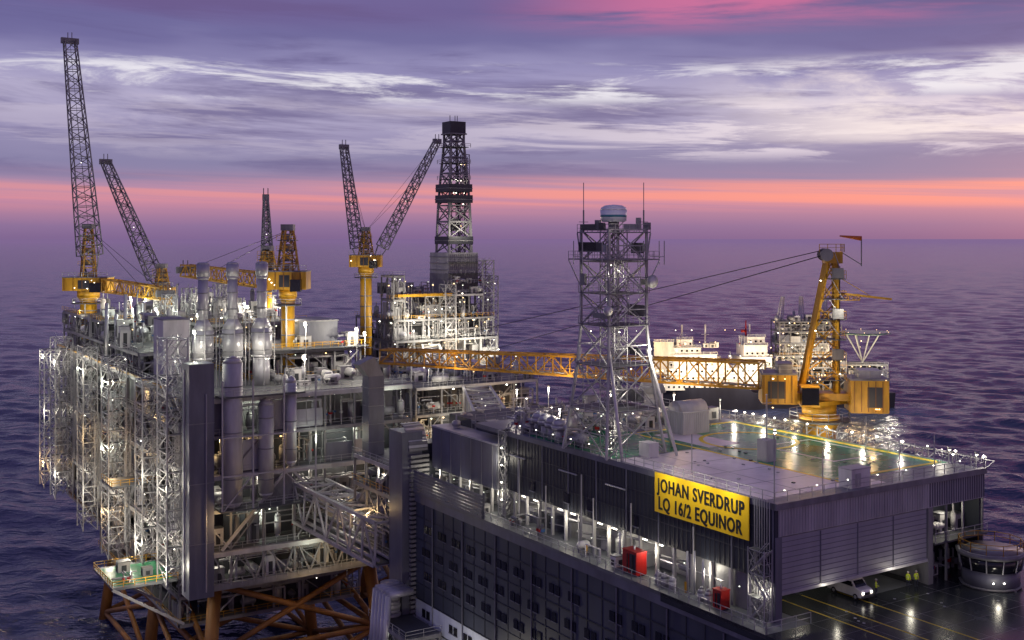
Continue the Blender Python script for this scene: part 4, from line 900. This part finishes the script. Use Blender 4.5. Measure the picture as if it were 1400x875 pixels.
for sd_ in (-1,1):
    o.box(V,sd_*.9-.02,sd_*.9+.02,-1.0,2.0,48.35,48.85,'glass')
    for t_ in (-1.5,1.5): o.lathe(V(sd_*.72,t_,47.33),[(0,.33),(.22,.33)],'rubber',16,V.b*sd_); o.lathe(V(sd_*.93,t_,47.33),[(0,.18),(.03,.18)],'silver',12,V.b*sd_)
    o.box(V,sd_*.65-.14,sd_*.65+.14,-2.4,-2.33,47.75,47.95,'Lw'); o.box(V,sd_*1.02-.1,sd_*1.02+.1,-1.15,-1.05,48.4,48.6,'black')
o.box(V,-.45,.45,-2.38,-2.34,47.6,47.9,'black'); o.box(V,-.88,.88,-2.45,-2.3,47.35,47.55,'dark'); o.build(vn)

def person(pos,yaw,pose=0):
    e=root('person')
    J=[(0,0,.95,.15),(0,0,1.15,.145),(0,0,1.38,.165),(0,0,1.5,.07),(0,.01,1.56,.062),(0,.01,1.66,.098),(0,.01,1.74,.085),
       (-.1,0,.9,.1),(-.13,.02 if pose else 0,.5,.07),(-.14,.05 if pose else 0,.09,.05),(-.14,-.14,.05,.045),
       (.1,0,.9,.1),(.13,-.1*pose,.5,.07),(.14,.1*pose,.09,.05),(.14,.1*pose-.18,.05,.045),
       (-.2,0,1.42,.075),(-.27,.02,1.15,.055),(-.27 if not pose else -.2,-.1 if not pose else -.24,.92 if not pose else 1.1,.04),(-.27 if not pose else -.18,-.13 if not pose else -.31,.84 if not pose else 1.12,.042),
       (.2,0,1.42,.075),(.27,.02,1.15,.055),(.28,-.06,.92,.04),(.28,-.08,.83,.042)]
    Ed=[(0,1),(1,2),(2,3),(3,4),(4,5),(5,6),(0,7),(7,8),(8,9),(9,10),(0,11),(11,12),(12,13),(13,14),(2,15),(15,16),(16,17),(17,18),(2,19),(19,20),(20,21),(21,22)]
    for h,sg_ in ((18,-1),(22,1)):
        x,y,z,_=J[h]
        for k in range(4):
            i0=len(J); J.append((x,y-.02+.018*k-.01,z-.03,.011)); J.append((x,y-.03+.02*k-.01,z-.085-.012*(k in(1,2)),.009)); Ed+=[(h,i0),(i0,i0+1)]
        i0=len(J); J.append((x-sg_*.03,y-.04,z-.02,.012)); J.append((x-sg_*.04,y-.06,z-.05,.01)); Ed+=[(h,i0),(i0,i0+1)]
    me=bpy.data.meshes.new('body'); me.from_pydata([j[:3] for j in J],Ed,[]); ob=bpy.data.objects.new('body_tmp',me); COL.objects.link(ob)
    ob.modifiers.new('s','SKIN'); sv=me.skin_vertices[0].data
    for i,j in enumerate(J): sv[i].radius=(j[3],j[3]*.8 if i<3 else j[3])
    sv[0].use_root=True
    sb=ob.modifiers.new('u','SUBSURF'); sb.levels=1; sb.render_levels=1
    dg=bpy.context.evaluated_depsgraph_get(); m2=bpy.data.meshes.new_from_object(ob.evaluated_get(dg)); bpy.data.objects.remove(ob)
    m2.materials.clear()
    for k in ('hivis','cloth','skin'): m2.materials.append(M[k])
    for p in m2.polygons:
        z=p.center.z; x=abs(p.center.x); p.use_smooth=True
        p.material_index = 2 if z>1.5 or (x>.2 and z<.9) else (1 if z<.85 else 0)
    o2=bpy.data.objects.new('body',m2); COL.objects.link(o2); o2.parent=e
    hb=MB('helmet'); hb.lathe((0,.01,1.7),[(0,.135),(.02,.115),(.08,.095),(.115,.04),(.12,.01)],'white',14); hb.lathe((0,-.04,1.695),[(0,.14),(.012,.14)],'white',14)
    hb.bulb((-.03,-.085,1.665),.012,'black'); hb.bulb((.03,-.085,1.665),.012,'black'); hb.bulb((0,-.1,1.64),.016,'skin'); hb.bulb((.095,.01,1.65),.02,'skin'); hb.bulb((-.095,.01,1.65),.02,'skin')
    for z in (1.08,1.25): hb.lathe((0,0,z),[(0,.155),(.05,.155)],'white',12)
    hb.build(e)
    e.location=pos; e.rotation_euler=(0,0,yaw)
person(L(22.2,.3,46.99),.3,1); person(L(21.2,.6,46.99),2.2,0); person(L(15.9,.6,46.99),1.2,1)
plight(lq,L(19,-1.5,49.3),110,COOL,.2); plight(lq,L(8,-1,49.3),60,COOL,.2)

# ================================================================== CAMERA
cam=bpy.data.cameras.new('camera'); co=bpy.data.objects.new('camera',cam); COL.objects.link(co); scene.camera=co
co.location=(0,0,86); co.rotation_euler=(math.radians(90),0,0)
cam.sensor_fit='HORIZONTAL'; cam.sensor_width=36; cam.lens=36*1550/1400; cam.shift_y=-112.5/1400; cam.clip_start=1; cam.clip_end=200000
scene.view_settings.view_transform='Standard'
try: scene.view_settings.look='None'
except Exception: pass
scene.view_settings.exposure=0
